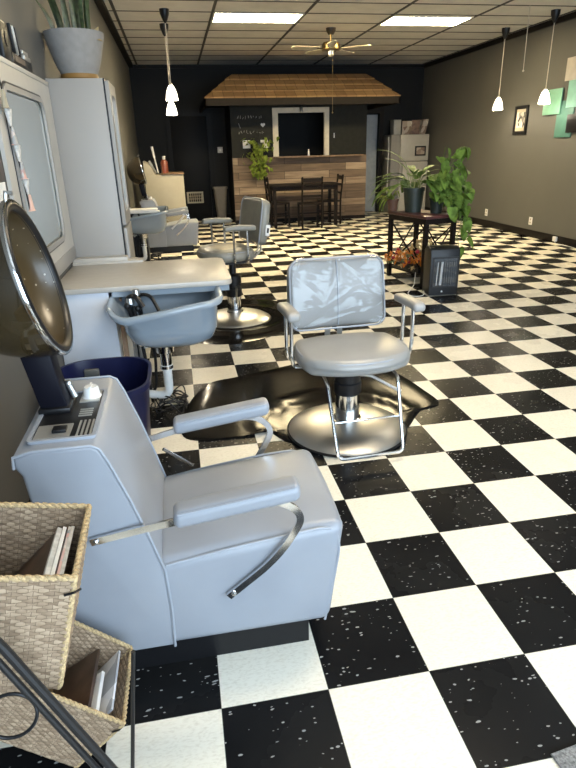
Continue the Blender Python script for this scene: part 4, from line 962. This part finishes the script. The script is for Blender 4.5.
# peace lily in the large green pot
pc = Vector((2.30, 5.22, 0.741))
t = thing('peace_lily', 'broad-leaved plant in a large dark green pot on the plant stand', 'potted plant', pc, group='potted plants on the plant stand')
pot(t, pc, 0.088, 0.112, 0.26, 'pot_g')
b = B(); s = B()
for k in range(30):
    az = rnd.uniform(0, 2 * PI); el = rnd.uniform(0.35, 1.35); L = rnd.uniform(0.16, 0.32); base = pc + Vector((0.04 * math.cos(az), 0.04 * math.sin(az), 0.23))
    tip = base + Vector((math.cos(az) * math.cos(el), math.sin(az) * math.cos(el), math.sin(el))) * L * 0.7
    s.tube([base, (base + tip) / 2 + Vector((0, 0, 0.015)), tip], 0.003, 5); strap_leaf(b, tip, az, el - 0.5, L * 0.95, rnd.uniform(0.034, 0.052), bend=1.0)
for az, el, L in ((PI, 0.55, 0.30), (2.8, 0.5, 0.34), (2.6, 1.2, 0.42), (3.4, 0.8, 0.30), (3.3, 0.2, 0.36)):
    base = pc + Vector((0, 0, 0.24)); tip = base + Vector((math.cos(az) * math.cos(el), math.sin(az) * math.cos(el), math.sin(el))) * L * 0.7
    s.tube([base, tip], 0.003, 5); strap_leaf(b, tip, az, el - 0.4, L, 0.04, bend=1.1)
b.put('foliage', 'leaf', t, smooth=60); s.put('stems', 'stem', t)
# trailing spider plant in a brown pot
pc = Vector((2.125, 5.40, 0.741))
t = thing('spider_plant', 'straw-yellow trailing plant in a small brown pot, left on the stand', 'potted plant', pc, group='potted plants on the plant stand')
pot(t, pc, 0.045, 0.062, 0.13, 'terra')
b = B()
for k in range(26):
    az = rnd.uniform(1.6, 5.2); strap_leaf(b, pc + Vector((0.02 * math.cos(az), 0.02 * math.sin(az), 0.12)), az, rnd.uniform(0.4, 1.4), rnd.uniform(0.16, 0.36), 0.012, 9, bend=rnd.uniform(1.7, 2.7))
b.put('foliage', 'leaf_y', t, smooth=60)
# pothos trailing down the right corner
pc = Vector((2.48, 5.0, 0.741))
t = thing('pothos_plant', 'large trailing pothos spilling over the right side of the stand', 'potted plant', pc, group='potted plants on the plant stand')
pot(t, pc, 0.06, 0.08, 0.16, 'pot_g')
b = B(); s = B(); top = pc + Vector((0, 0, 0.15))
def vine(pts, n, size, rr):
    pts = [Vector(p) for p in pts]; path = fillet(pts, 0.12, 8); s.tube(path, 0.0035, 6)
    for k in range(n):
        f = (k + 0.5) / n * (len(path) - 1); i = int(f); p = path[i].lerp(path[min(i + 1, len(path) - 1)], f - i)
        a = rnd.uniform(-2.6, 0.9); o_ = Vector((math.cos(a), math.sin(a), rnd.uniform(-0.2, 0.5))) * rnd.uniform(rr * 0.4, rr); q = p + o_
        s.tube([p, p + o_ * 0.6 + Vector((0, 0, 0.02)), q], 0.002, 5)
        heart_leaf(b, q, (o_.x + rnd.uniform(-.2, .2), o_.y - 0.3, rnd.uniform(-1.3, 0.0)), size * rnd.uniform(0.6, 1.1), rnd.uniform(0.1, 0.4), rnd.uniform(-0.7, 0.7))
vine([top, top + Vector((0.0, 0, 0.16)), top + Vector((0.05, 0.0, 0.30))], 11, 0.125, 0.14)
vine([top, top + Vector((0.10, 0, 0.14)), top + Vector((0.20, -0.02, 0.28)), top + Vector((0.24, 0, 0.34))], 12, 0.125, 0.10)
vine([top, top + Vector((0.14, -0.02, 0.16)), top + Vector((0.28, -0.03, 0.08)), top + Vector((0.31, -0.04, -0.15))], 14, 0.13, 0.12)
vine([top, top + Vector((0.12, -0.08, 0.08)), top + Vector((0.22, -0.10, -0.05)), top + Vector((0.26, -0.11, -0.28)), top + Vector((0.20, -0.12, -0.42))], 18, 0.125, 0.10)
vine([top, top + Vector((0.05, -0.10, 0.06)), top + Vector((0.10, -0.17, -0.05)), top + Vector((0.12, -0.19, -0.22))], 13, 0.12, 0.12)
vine([top, top + Vector((0.02, 0, 0.3)), top + Vector((0.04, -0.03, 0.52))], 12, 0.12, 0.10)
vine([top, top + Vector((0.12, 0, 0.3)), top + Vector((0.19, -0.03, 0.50)), top + Vector((0.24, -0.04, 0.50))], 13, 0.12, 0.10)
vine([top, top + Vector((-0.10, -0.05, 0.18)), top + Vector((-0.13, -0.08, 0.26))], 12, 0.12, 0.13)
vine([top, top + Vector((0.06, -0.06, 0.20)), top + Vector((0.13, -0.08, 0.22))], 14, 0.12, 0.15)
vine([top, top + Vector((0.10, -0.1, 0.10)), top + Vector((0.16, -0.14, -0.02)), top + Vector((0.17, -0.15, -0.16))], 18, 0.12, 0.14)
vine([top, top + Vector((-0.05, -0.06, 0.1)), top + Vector((-0.08, -0.12, 0.02))], 7, 0.11, 0.10)
for dx, dz in ((0.34, -0.42), (0.24, -0.52), (0.17, -0.50)):
    p = top + Vector((0.22, -0.11, -0.38)); q = top + Vector((dx, -0.13, dz)); s.tube([p, (p + q) / 2, q], 0.0025, 5); heart_leaf(b, q, (0.5 if dx > 0.3 else -0.1, -0.3, -0.7), 0.14, 0.2, 0.3)
b.put('foliage', 'leaf', t, smooth=60); s.put('vines', 'stem', t)
# autumn flower arrangement on the stand's shelf and beside it
pc = corner(0.1, 0.42, 0.1205)
t = thing('flower_arrangement', 'autumn arrangement of orange and red dried flowers under the plant stand', 'flowers', pc)
Mx = Ms
b = B(); b.box(-0.20, 0.10, -0.26, 0.22, 0.1205, 0.19, 0.01, M=Ms); b.put('tray', 'black', t)
fyy, fl = B(), B()
for k in range(92):
    p = ctr + e1 * rnd.uniform(-0.30, 0.10) + e2 * rnd.uniform(-0.30, 0.26) + Vector((0, 0, rnd.uniform(0.19, 0.33)))
    c = rnd.random()
    if c < 0.5:
        fo = B(); fo.ball(p, 0.014, 8)
        for j_ in range(12):
            d = Vector((rnd.gauss(0, 1), rnd.gauss(0, 1), rnd.gauss(0.3, 1))).normalized(); heart_leaf(fo, p, d, 0.045, 0.2, 0, 0.6)
        fo.put('flower_head', 'flower_o' if rnd.random() < 0.7 else 'flower_y', t)
    elif c < 0.82: B().ball(p, rnd.uniform(0.014, 0.026), 10).put('berry', 'flower_r', t)
    else:
        for j_ in range(5): a = rnd.uniform(0, 6.3); heart_leaf(fl, p, (math.cos(a), math.sin(a), 0.3), 0.05, 0.3)
for k in range(26):
    a = rnd.uniform(0, 6.3); p = ctr + e1 * 0.04 + e2 * -0.05 + Vector((0, 0, 0.19)); q = p + Vector((0.10 * math.cos(a), 0.10 * math.sin(a), rnd.uniform(0.14, 0.26)))
    fyy.tube([p, q], 0.002, 5); fyy.ball(q, 0.011, 6, (1, 1, 1.8))
fyy.put('dried_stalks', 'flower_y', t); fl.put('leaves', 'leaf_d', t)
# heater
hx, hy = 2.29, 4.36; Mh = Matrix.Translation((hx, hy, 0)) @ Matrix.Rotation(math.radians(-4), 4, 'Z')
t = thing('space_heater', 'black box-shaped space heater on the floor in front of the plant stand', 'heater', (hx, hy, 0))
def hb(b): bmesh.ops.transform(b.bm, matrix=Mh, verts=b.bm.verts); return b
side = [(-0.10, 0.012), (-0.105, 0.39), (-0.085, 0.465), (-0.04, 0.49), (0.05, 0.49), (0.10, 0.45), (0.105, 0.36), (0.10, 0.012)]
hb(B().prism(side, 'x', -0.152, 0.152, 0.008)).put('housing', 'black', t, smooth=40)
hb(frame_ring(B(), [(-0.13, 0.09), (-0.13, 0.395), (0.135, 0.395), (0.135, 0.09)], [(-0.115, 0.105), (-0.115, 0.38), (0.12, 0.38), (0.12, 0.105)], 'y', -0.113, -0.10)).put('bezel', 'blackmetal', t)
hb(B().box(-0.115, 0.12, -0.109, -0.106, 0.105, 0.38)).put('front_glass', mat('heater_glass', (0.01, 0.01, 0.01), 0.06, coat=0.6), t)
b = B()
for k in range(10): b.box(-0.105 + k * 0.023, -0.100 + k * 0.023, -0.1125, -0.1095, 0.11, 0.355)
hb(b).put('grille', 'blackmetal', t)
b = B().tube([(-0.085, -0.114, 0.115), (-0.075, -0.114, 0.345)], 0.006, 8).tube([(-0.045, -0.115, 0.118), (-0.035, -0.115, 0.35)], 0.013, 8); hb(b).put('heating_element', mat('quartz_tube', (0.45, 0.46, 0.48), 0.25), t)
# pale lettering strokes on the curved top lip (illegible in the photograph)
b = B(); x = -0.055
for k, (w_, h_) in enumerate([(0.014, 0.6), (0.012, 1.0), (0.014, 0.6), (0.006, 0.25), (0.014, 0.6), (0.016, 1.0), (0.014, 0.6)]):
    p = Vector((x, -0.0915, 0.43)); zz = 0.022 * h_
    pts = [p + Vector((0.5 * w_ + 0.5 * w_ * math.cos(a), 0.02 * (0.5 + 0.5 * math.sin(a)) * h_, zz * (0.5 + 0.5 * math.sin(a)))) for a in [2 * PI * j / 10 for j in range(10)]]
    b.tube(pts, 0.0017, 5, closed=True); x += w_ + 0.004
hb(b).put('lettering', 'white', t)
hb(B().lathe([(0, 0), (0.01, 0), (0.01, 0.006), (0, 0.006)], (-0.02, -0.107, 0.05), 12, M=Matrix.Rotation(PI / 2, 4, 'X'))).put('badge', 'steel', t)
B().tube(fillet([(hx - 0.15, hy + 0.05, 0.03), (2.10, 4.30, 0.006), (1.98, 4.28, 0.006), (1.96, 4.42, 0.006), (2.12, 4.62, 0.05), (2.2, 4.80, 0.14)], 0.06), 0.004, 6).put('power_cord', 'white', t)

# ------------------------------------------------------------------ right wall
def wall_plate(y, z, label):
    t = thing('wall_outlet', label, 'outlet', (XR, y, z), group='white wall outlets')
    B().box(XR - 0.008, XR, y - 0.045, y + 0.045, z - 0.06, z + 0.06, 0.003).put('cover_plate', 'white', t)
    B().box(XR - 0.0105, XR - 0.007, y - 0.016, y + 0.016, z + 0.01, z + 0.04, 0.002).box(XR - 0.0105, XR - 0.007, y - 0.016, y + 0.016, z - 0.04, z - 0.01, 0.002).put('socket', 'cream', t)
wall_plate(9.10, 0.25, 'white outlet low on the right wall, the farther one beside the pothos')
wall_plate(7.65, 0.25, 'white outlet low on the right wall, the nearer one')
t = thing('plug_adapter', 'small white plug stuck on the baseboard of the right wall', 'plug', (XR - 0.02, 6.9, 0.06))
B().box(XR - 0.055, XR - 0.0185, 6.86, 6.94, 0.03, 0.10, 0.006).put('body', 'white', t)
B().tube(fillet([(XR - 0.05, 6.88, 0.035), (XR - 0.055, 6.85, 0.008), (XR - 0.04, 6.6, 0.006), (XR - 0.05, 6.4, 0.006)], 0.03), 0.004, 6).put('cable', 'white', t)
t = thing('picture_frame', 'black framed group photograph on the right wall', 'picture', (XR, 8.28, 1.77))
frame_ring(B(), [(8.09, 1.56), (8.47, 1.56), (8.47, 1.985), (8.09, 1.985)], [(8.14, 1.61), (8.42, 1.61), (8.42, 1.935), (8.14, 1.935)], 'x', XR - 0.025, XR).put('frame', 'black', t)
B().box(XR - 0.014, XR - 0.001, 8.13, 8.43, 1.60, 1.945).put('mat_board', 'cream', t)
B().box(XR - 0.016, XR - 0.0135, 8.165, 8.395, 1.66, 1.89).put('photograph', 'picture', t)
def square(y0, y1, z0, z1, m, x, label):
    tag(B().box(x - 0.018, x, y0, y1, z0, z1, 0.002).put('canvas_panel', m, loc=(x, (y0 + y1) / 2, (z0 + z1) / 2)), label, 'wall art', 'coloured canvas squares on the right wall')
square(7.23, 7.66, 1.81, 2.15, 'mint', XR - 0.02, 'mint green canvas square behind the nearest right pendant lamp')
square(6.93, 7.32, 1.49, 1.98, 'teal', XR, 'darker teal canvas square below the mint one')
square(6.70, 7.03, 1.55, 1.79, 'black', XR - 0.02, 'black canvas square at the right edge of the picture')
square(6.75, 7.10, 1.88, 2.228, 'aqua', XR - 0.0205, 'pale aqua canvas square at the right edge, above the black one')
square(6.75, 7.21, 2.23, 2.52, 'offwhite', XR - 0.02, 'off-white canvas square topmost of the group')

# ------------------------------------------------------------------ the bar at the back
BY = 11.3
t = thing('snack_bar', 'bar with shingled roof, plank front and serving window against the back wall', 'bar', (2.28, 11.8, 0))
B().box(0.87, 3.68, BY, BY + 0.05, 0, 1.285).put('plank_front', 'planks', t)
B().box(0.87, 3.68, BY - 0.01, BY, 0, 0.07).put('kick_strip', 'trim', t)
b = B().box(0.875, 1.80, BY + 0.008, BY + 0.05, 1.285, 2.28).box(2.80, 3.675, BY + 0.008, BY + 0.05, 1.285, 2.28).box(1.80, 2.80, BY + 0.008, BY + 0.05, 2.11, 2.28)
b.put('chalkboard_wall', mat('chalkboard_paint', (0.017, 0.017, 0.014), 0.6, var=0.15, spec=0.15), t); chk = t.children[-1]
B().box(0.87, 0.90, BY + 0.05, YB, 0, 2.28).put('side_wall', 'wall_dark', t); B().box(3.65, 3.68, BY + 0.05, YB, 0, 2.28).put('side_wall', 'wall_dark', t)
frame_ring(B(), [(1.71, 1.29), (1.71, 2.19), (2.87, 2.19), (2.87, 1.29)], [(1.82, 1.29), (1.82, 2.095), (2.77, 2.095), (2.77, 1.29)], 'y', BY - 0.02, BY + 0.06).put('window_frame', 'window_frame', t)
B().box(1.74, 3.55, BY - 0.22, BY + 0.2, 1.262, 1.292, 0.004).put('counter_ledge', mat('ledge_wood', (0.17, 0.105, 0.06), 0.5, var=0.3, scale=15), t)
# shingled hip roof over an eave
ey, ry = 10.35, 11.25; EZ, RZ = 2.30, 2.765; ex0, ex1, rx0, rx1 = 0.34, 4.02, 0.93, 3.62
for k in range(4):
    f0, f1 = k / 4, (k + 1) / 4 + 0.012
    b = B(); 
    def rp(f, s): return (ex0 + (rx0 - ex0) * f if s < 0 else ex1 + (rx1 - ex1) * f, ey + (ry - ey) * f, EZ + (RZ - EZ) * f)
    l0, r0, l1, r1 = Vector(rp(f0, -1)), Vector(rp(f0, 1)), Vector(rp(f1, -1)), Vector(rp(f1, 1)); up = Vector((0, -0.45, 0.89)) * 0.024
    vs = [l0, r0, r1, l1]; A = [b._v(p) for p in vs]; C = [b._v(p + up * (1 if i < 2 else 0.15)) for i, p in enumerate(vs)]
    b.bm.faces.new(A[::-1]); b.bm.faces.new(C)
    for i in range(4): b.bm.faces.new((A[i], A[(i + 1) % 4], C[(i + 1) % 4], C[i]))
    b.put('shingle_course', 'shingle', t, smooth=20)
b = B()
for (e, r) in ((ex0, rx0), (ex1, rx1)):
    b.quad((e, ey, EZ), (r, ry, RZ), (r, YB, RZ), (e, YB, EZ))
b.quad((rx0, ry, RZ), (rx1, ry, RZ), (rx1, YB, RZ), (rx0, YB, RZ)).put('roof_deck', 'wood_d', t)
B().box(ex0, ex1, ey, ey + 0.03, 2.18, EZ).box(ex0, ex0 + 0.03, ey, YB, 2.18, EZ).box(ex1 - 0.03, ex1, ey, YB, 2.18, EZ).put('fascia', mat('fascia_brown', (0.024, 0.020, 0.017), 0.7, spec=0.08), t)
B().box(ex0 + 0.03, ex1 - 0.03, ey + 0.03, YB, 2.27, 2.285).put('soffit', 'wood_d', t)
# chalk marks (illegible in the photograph) and the little heart
b = B(); rc = random.Random(2)
def scrawl(x, z, w, n, hgt):
    for k in range(n):
        xx = x + w * k / n; cw = w / n * 0.7; L = [(xx + cw * rc.random(), BY + 0.0065, z + hgt * rc.random()) for _ in range(4)]; b.tube(fillet(L, 0.02, 3), 0.004, 4)
scrawl(1.0, 1.99, 0.52, 10, 0.07); scrawl(1.0, 1.72, 0.55, 9, 0.08); b.tube([(1.03, BY + 0.0065, 1.92), (1.06, BY + 0.0065, 1.83)], 0.006, 5)
b.put('chalk_marks', 'chalk', chk)
hp = []
for k in range(24):
    a = 2 * PI * k / 24; hp.append((1.515 + 0.0028 * 16 * math.sin(a) ** 3, 1.885 + 0.0028 * (13 * math.cos(a) - 5 * math.cos(2 * a) - 2 * math.cos(3 * a) - math.cos(4 * a))))
B().prism(hp, 'y', BY + 0.004, BY + 0.008).put('chalk_heart', 'paper', chk)
for x, lab in ((1.17, 'small white card on the chalkboard wall, left of the hanging plant'), (1.53, 'small white card on the chalkboard wall, behind the hanging plant')):
    tag(B().box(x - 0.075, x + 0.075, BY - 0.0, BY + 0.007, 1.46, 1.61).put('wall_card', 'paper', loc=(x, BY, 1.53)), lab, 'card', 'white cards on the chalkboard')
# little lamp over the serving window and a bottle on the ledge
t = thing('window_lamp', 'small metal lamp above the serving window of the bar', 'lamp', (2.29, BY - 0.04, 2.19))
B().box(2.27, 2.31, BY - 0.05, BY - 0.02, 2.12, 2.20, 0.004).put('bracket', 'steel', t); B().lathe([(0.015, 0.0), (0.03, -0.03), (0.035, -0.09), (0, -0.09)], (2.29, BY - 0.07, 2.2), 16).put('shade', 'steel', t)
t = thing('bottle', 'small clear bottle on the serving ledge of the bar', 'bottle', (2.43, BY - 0.05, 1.292))
B().lathe([(0, 0), (0.026, 0), (0.026, 0.07), (0.012, 0.10), (0, 0.10)], (2.43, BY - 0.05, 1.292), 14).put('body', 'steel', t); B().lathe([(0, 0.10), (0.014, 0.10), (0.014, 0.125), (0, 0.125)], (2.43, BY - 0.05, 1.292), 12).put('cap', 'paper', t)
tag(B().lathe([(0, 0), (0.012, 0), (0.012, 0.09), (0, 0.09)], (2.98, BY + 0.0, 1.62), 10).put('wall_hook', 'steel', loc=(2.98, BY, 1.62)), 'small metal hook on the dark wall right of the serving window', 'hook')
# hanging plant on the chalkboard wall
pc = Vector((1.40, BY - 0.13, 1.50))
t = thing('hanging_plant', 'yellow-green plant hanging on the chalkboard wall of the bar', 'hanging plant', pc)
B().lathe([(0, -0.10), (0.07, -0.10), (0.10, 0.06), (0.105, 0.06), (0.095, 0.03), (0, 0.03)], pc, 24).put('pot', 'pot_g', t)
B().tube([pc + Vector((0, 0.06, 0.05)), pc + Vector((0, 0.12, 0.28))], 0.004, 6).put('hanger', 'black', t)
b = B()
for k in range(130):
    a = rnd.uniform(-PI, PI); f = rnd.random() ** 0.8; p = pc + Vector((rnd.gauss(0, 0.155) * (1 - 0.35 * f), -0.03 - 0.13 * rnd.random(), 0.16 - 0.72 * f)); heart_leaf(b, p, (math.cos(a) * 0.6, -0.3, rnd.uniform(-1.2, 0.3)), rnd.uniform(0.08, 0.13), 0.3, rnd.uniform(-1, 1), 0.75)
for k in range(7):
    x = rnd.uniform(-0.15, 0.15); b.tube([pc + Vector((0, -0.05, 0.03)), pc + Vector((x, -0.12, 0.02)), pc + Vector((x * 1.1, -0.1, -0.5))], 0.003, 5)
b.put('foliage', 'leaf_y', t, smooth=60)
# dining set
t = thing('bar_table', 'dark table standing against the plank front of the bar', 'table', (2.17, 10.62, 0))
B().box(1.47, 2.87, 10.30, 10.95, 0.755, 0.79, 0.006).put('table_top', 'wood_d', t)
B().box(1.53, 2.81, 10.35, 10.90, 0.68, 0.755).put('apron', 'wood_d', t)
for x in (1.53, 2.75):
    for y in (10.35, 10.84): B().box(x, x + 0.06, y, y + 0.06, 0, 0.70).put('leg', 'wood_d', t)
def ladder_chair(x, y, rz, label):
    t = thing('dining_chair', label, 'chair', (0, 0, 0), group='dark dining chairs at the bar table')
    B().box(-0.21, 0.21, -0.20, 0.20, 0.43, 0.465, 0.01).put('seat', 'wood_d', t)
    for sx in (-0.19, 0.19): B().box(sx - 0.018, sx + 0.018, -0.20, -0.165, 0, 0.43).put('leg', 'wood_d', t)
    for sx in (-0.19, 0.19): B().tube([(sx, 0.18, 0), (sx, 0.18, 0.45), (sx, 0.23, 0.94)], 0.019, 8).put('leg', 'wood_d', t)
    for z, yy in ((0.88, 0.225), (0.74, 0.21), (0.60, 0.195)): B().box(-0.19, 0.19, yy - 0.01, yy + 0.01, z - 0.035 if z > 0.8 else z - 0.02, z + 0.035 if z > 0.8 else z + 0.02).put('back_slat', 'wood_d', t)
    b = B()
    for sx in (-0.19, 0.19): b.box(sx - 0.01, sx + 0.01, -0.18, 0.18, 0.2, 0.225)
    b.box(-0.19, 0.19, -0.19, -0.17, 0.24, 0.265).put('stretcher', 'wood_d', t)
    t.location = (x, y, 0); t.rotation_euler = (0, 0, rz)
ladder_chair(2.21, 10.16, PI, 'dark ladder-back chair at the front of the bar table')
ladder_chair(1.66, 10.60, PI / 2, 'dark ladder-back chair at the left end of the bar table, by the hanging plant')
ladder_chair(2.72, 10.66, -PI / 2, 'dark ladder-back chair at the right end of the bar table')
# bin, switch beside the bar
t = thing('trash_can', 'taupe trash can in the dark corner left of the bar', 'trash can', (0.66, 12.15, 0))
b = B(); prof = [(0.0, 0.07), (0.66, 0.02), (0.66, 0.0), (0.70, 0.0), (0.70, 0.03), (0.1, 0.07)]
R = [[b._v((x, y, z)) for x, y in rrect(0.48 + i, 0.80 - i, 12.0 + i, 12.3 - i, 0.05, 4)] for z, i in prof]
for A, C in zip(R, R[1:]):
    for k in range(len(A)): b.bm.faces.new((A[k], A[(k + 1) % len(A)], C[(k + 1) % len(A)], C[k]))
b.bm.faces.new(R[0]); b.put('body', 'binbeige', t)
t = thing('light_switch', 'white light switch on the dark wall left of the bar', 'switch', (0.72, YB, 1.44))
B().box(0.665, 0.775, YB - 0.008, YB, 1.385, 1.505, 0.003).put('cover_plate', 'paper_grey', t); B().box(0.70, 0.74, YB - 0.014, YB - 0.007, 1.42, 1.47, 0.002).put('toggle', 'white', t)
# fridge
t = thing('refrigerator', 'grey refrigerator in the far right corner behind the plants', 'refrigerator', (4.85, 12.1, 0))
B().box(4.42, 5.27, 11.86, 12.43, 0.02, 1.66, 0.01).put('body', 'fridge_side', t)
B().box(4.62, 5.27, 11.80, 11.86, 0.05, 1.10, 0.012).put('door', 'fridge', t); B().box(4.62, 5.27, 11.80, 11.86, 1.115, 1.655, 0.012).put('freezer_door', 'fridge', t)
B().tube([(4.66, 11.78, 0.75), (4.66, 11.76, 0.8), (4.66, 11.76, 1.05), (4.66, 11.78, 1.08)], 0.010).put('handle', 'fridge_side', t)
b = B(); frame_ring(b, [(4.95, 1.22), (5.20, 1.22), (5.20, 1.42), (4.95, 1.42)], [(4.98, 1.25), (5.17, 1.25), (5.17, 1.39), (4.98, 1.39)], 'y', 11.785, 11.80); tt = thing('fridge_picture', 'small dark framed picture on the freezer door', 'picture', (5.07, 11.79, 1.32)); b.put('frame', 'black', tt); B().box(4.975, 5.175, 11.79, 11.799, 1.245, 1.395).put('print', 'print_a', tt)
tag(B().tube(fillet([(4.405, 12.0, 1.62), (4.40, 11.95, 1.4), (4.39, 11.95, 1.1), (4.41, 12.0, 0.4), (4.41, 12.3, 0.02)], 0.1), 0.008, 6).put('power_cable', 'white', loc=(4.4, 12.0, 0.0)), 'pale cable hanging down the left side of the refrigerator', 'cable')
def ftop(x0, x1, y0, y1, z1, m, label, lean=0, name='storage_box', cat='box'):
    Mx = Matrix.Translation((0, y0, 1.662)) @ Matrix.Rotation(lean, 4, 'Y') if lean else None
    b = B(); b.box(x0, x1, y0, y1, 1.662, z1, 0.004)
    if lean:
        c = Vector(((x0 + x1) / 2, y0, 1.662)); bmesh.ops.transform(b.bm, matrix=Matrix.Translation(c) @ Matrix.Shear('XY', 4, (lean, 0)) @ Matrix.Translation(-c), verts=b.bm.verts)
    tag(b.put(name, m, loc=((x0 + x1) / 2, y0, 1.662)), label, cat, 'things on top of the refrigerator')
ftop(4.50, 4.66, 11.95, 12.2, 1.96, 'fridge', 'pale upright box on the left end of the refrigerator top')
ftop(4.68, 4.90, 11.92, 11.95, 1.93, 'print_a', 'brown and white photo board on the refrigerator top', name='photo_board', cat='photo')
ftop(4.91, 5.09, 11.94, 11.98, 1.95, mat('brown_board', (0.16, 0.10, 0.075), 0.6, var=0.4, scale=14), 'brown board in the middle of the refrigerator top', name='photo_board', cat='photo')
ftop(5.10, 5.22, 11.92, 12.2, 1.96, 'print_a', 'leaning pale magazine box on the right end of the refrigerator top', 0.22)

# ------------------------------------------------------------------ cream cabinet far left with bottles
t = thing('cream_cabinet', 'cream cabinet behind the far dryer chair on the left wall', 'cabinet', (-0.5, 9.5, 0))
B().box(-0.80, -0.16, 9.30, 9.95, 0.0, 1.08, 0.004).put('carcass', 'cream', t)
B().box(-0.52, -0.15, 9.28, 9.97, 1.08, 1.105, 0.003).put('top', mat('brown_cabinet_top', (0.16, 0.09, 0.04), 0.5), t)
B().prism([(-0.80, 1.08), (-0.80, 1.30), (-0.70, 1.24), (-0.62, 1.08)], 'y', 9.30, 9.9, 0.003, 2).put('sloped_shelf', 'cream', t)
t = thing('bottle', 'orange-red bottle with pale cap on the cream cabinet', 'bottle', (-0.46, 9.42, 1.105))
B().lathe([(0, 0), (0.055, 0), (0.058, 0.02), (0.058, 0.17), (0.03, 0.21), (0, 0.21)], (-0.46, 9.42, 1.105), 20).put('body', 'orange', t); B().lathe([(0, 0.205), (0.026, 0.205), (0.026, 0.265), (0, 0.265)], (-0.46, 9.42, 1.105), 14).put('cap', 'paper_grey', t)
for k, (x, lean, hh, m, lab) in enumerate([(-0.57, -0.16, 0.42, 'paper_grey', 'tall grey handle leaning on the cream cabinet beside the bottle'), (-0.60, -0.5, 0.22, 'silver', 'short silver brush leaning on the cream cabinet'), (-0.55, -0.5, 0.20, 'black', 'short black brush leaning on the cream cabinet')]):
    base = Vector((x, 9.37 + 0.05 * k, 1.106 if x > -0.62 else 1.09))
    t = thing('styling_brush', lab, 'brush', base, group='brushes on the cream cabinet'); q = base + Vector((math.sin(lean) * hh, 0, math.cos(lean) * hh))
    B().tube([base, base.lerp(q, 0.6)], 0.012, 8).put('handle', m, t); B().tube([base.lerp(q, 0.58), q], 0.019, 10).put('head', m, t)
tag(B().tube(fillet([(-0.42, 7.99, 0.35), (-0.23, 7.985, 0.52), (-0.19, 7.99, 0.62), (-0.25, 8.05, 0.60)], 0.06), 0.013, 8).put('white_hose', 'white', loc=(-0.3, 7.99, 0.35)), 'white hose draped over the side of the far dryer chair', 'hose')
rnd = random.Random(31); pts = [(-0.75 + 0.22 * rnd.uniform(-1, 1), 7.1 + 0.3 * rnd.uniform(-1, 1), 0.01 + 0.12 * rnd.random()) for k in range(40)]
tag(B().tube(fillet(pts, 0.1, 4), 0.008, 5).put('electric_cable', 'black', loc=(-0.75, 7.1, 0)), 'tangled black cords on the floor under the far shampoo bowl', 'cord')

# ------------------------------------------------------------------ daylight and camera
w = bpy.data.worlds.new('daylight'); scn.world = w; w.use_nodes = True; nt = w.node_tree; bg = nt.nodes['Background']
bg.inputs['Color'].default_value = (0.68, 0.85, 1.02, 1); bg.inputs['Strength'].default_value = 8.8
for a, c in wins:
    l = bpy.data.lights.new('window_portal', 'AREA'); l.shape = 'RECTANGLE'; l.size = c - a; l.size_y = WZ1 - WZ0; l.cycles.is_portal = True
    o = bpy.data.objects.new('window_portal', l); COL.objects.link(o); o.location = ((a + c) / 2, YF - 0.13, (WZ0 + WZ1) / 2); o.rotation_euler = (math.radians(90), 0, 0)
cam = bpy.data.cameras.new('camera'); co = bpy.data.objects.new('camera', cam); COL.objects.link(co)
cam.sensor_fit = 'AUTO'; cam.sensor_width = 36; cam.lens = 575.688 * 36 / 768; cam.clip_start = 0.02
r_ = Vector((0.9829494708535523, -0.18229337943337573, -0.02407200788219889)); u_ = Vector((0.0908690068989168, 0.36776867830830545, 0.9254669215269483)); f_ = Vector((0.15985356215588678, 0.9118746202576983, -0.3780628460930175))
mw = Matrix((r_, u_, -f_)).transposed().to_4x4(); mw.translation = (-0.2971125, -1.1577637, 1.4317646); co.matrix_world = mw
scn.camera = co
scn.cycles.use_denoising = True
scn.cycles.max_bounces = 8; scn.cycles.sample_clamp_indirect = 6
vs = scn.view_settings; scn.display_settings.display_device = 'sRGB'; vs.view_transform = 'Standard'; vs.look = 'None'; vs.gamma = 1.0; vs.exposure = 0.3; vs.use_curve_mapping = False
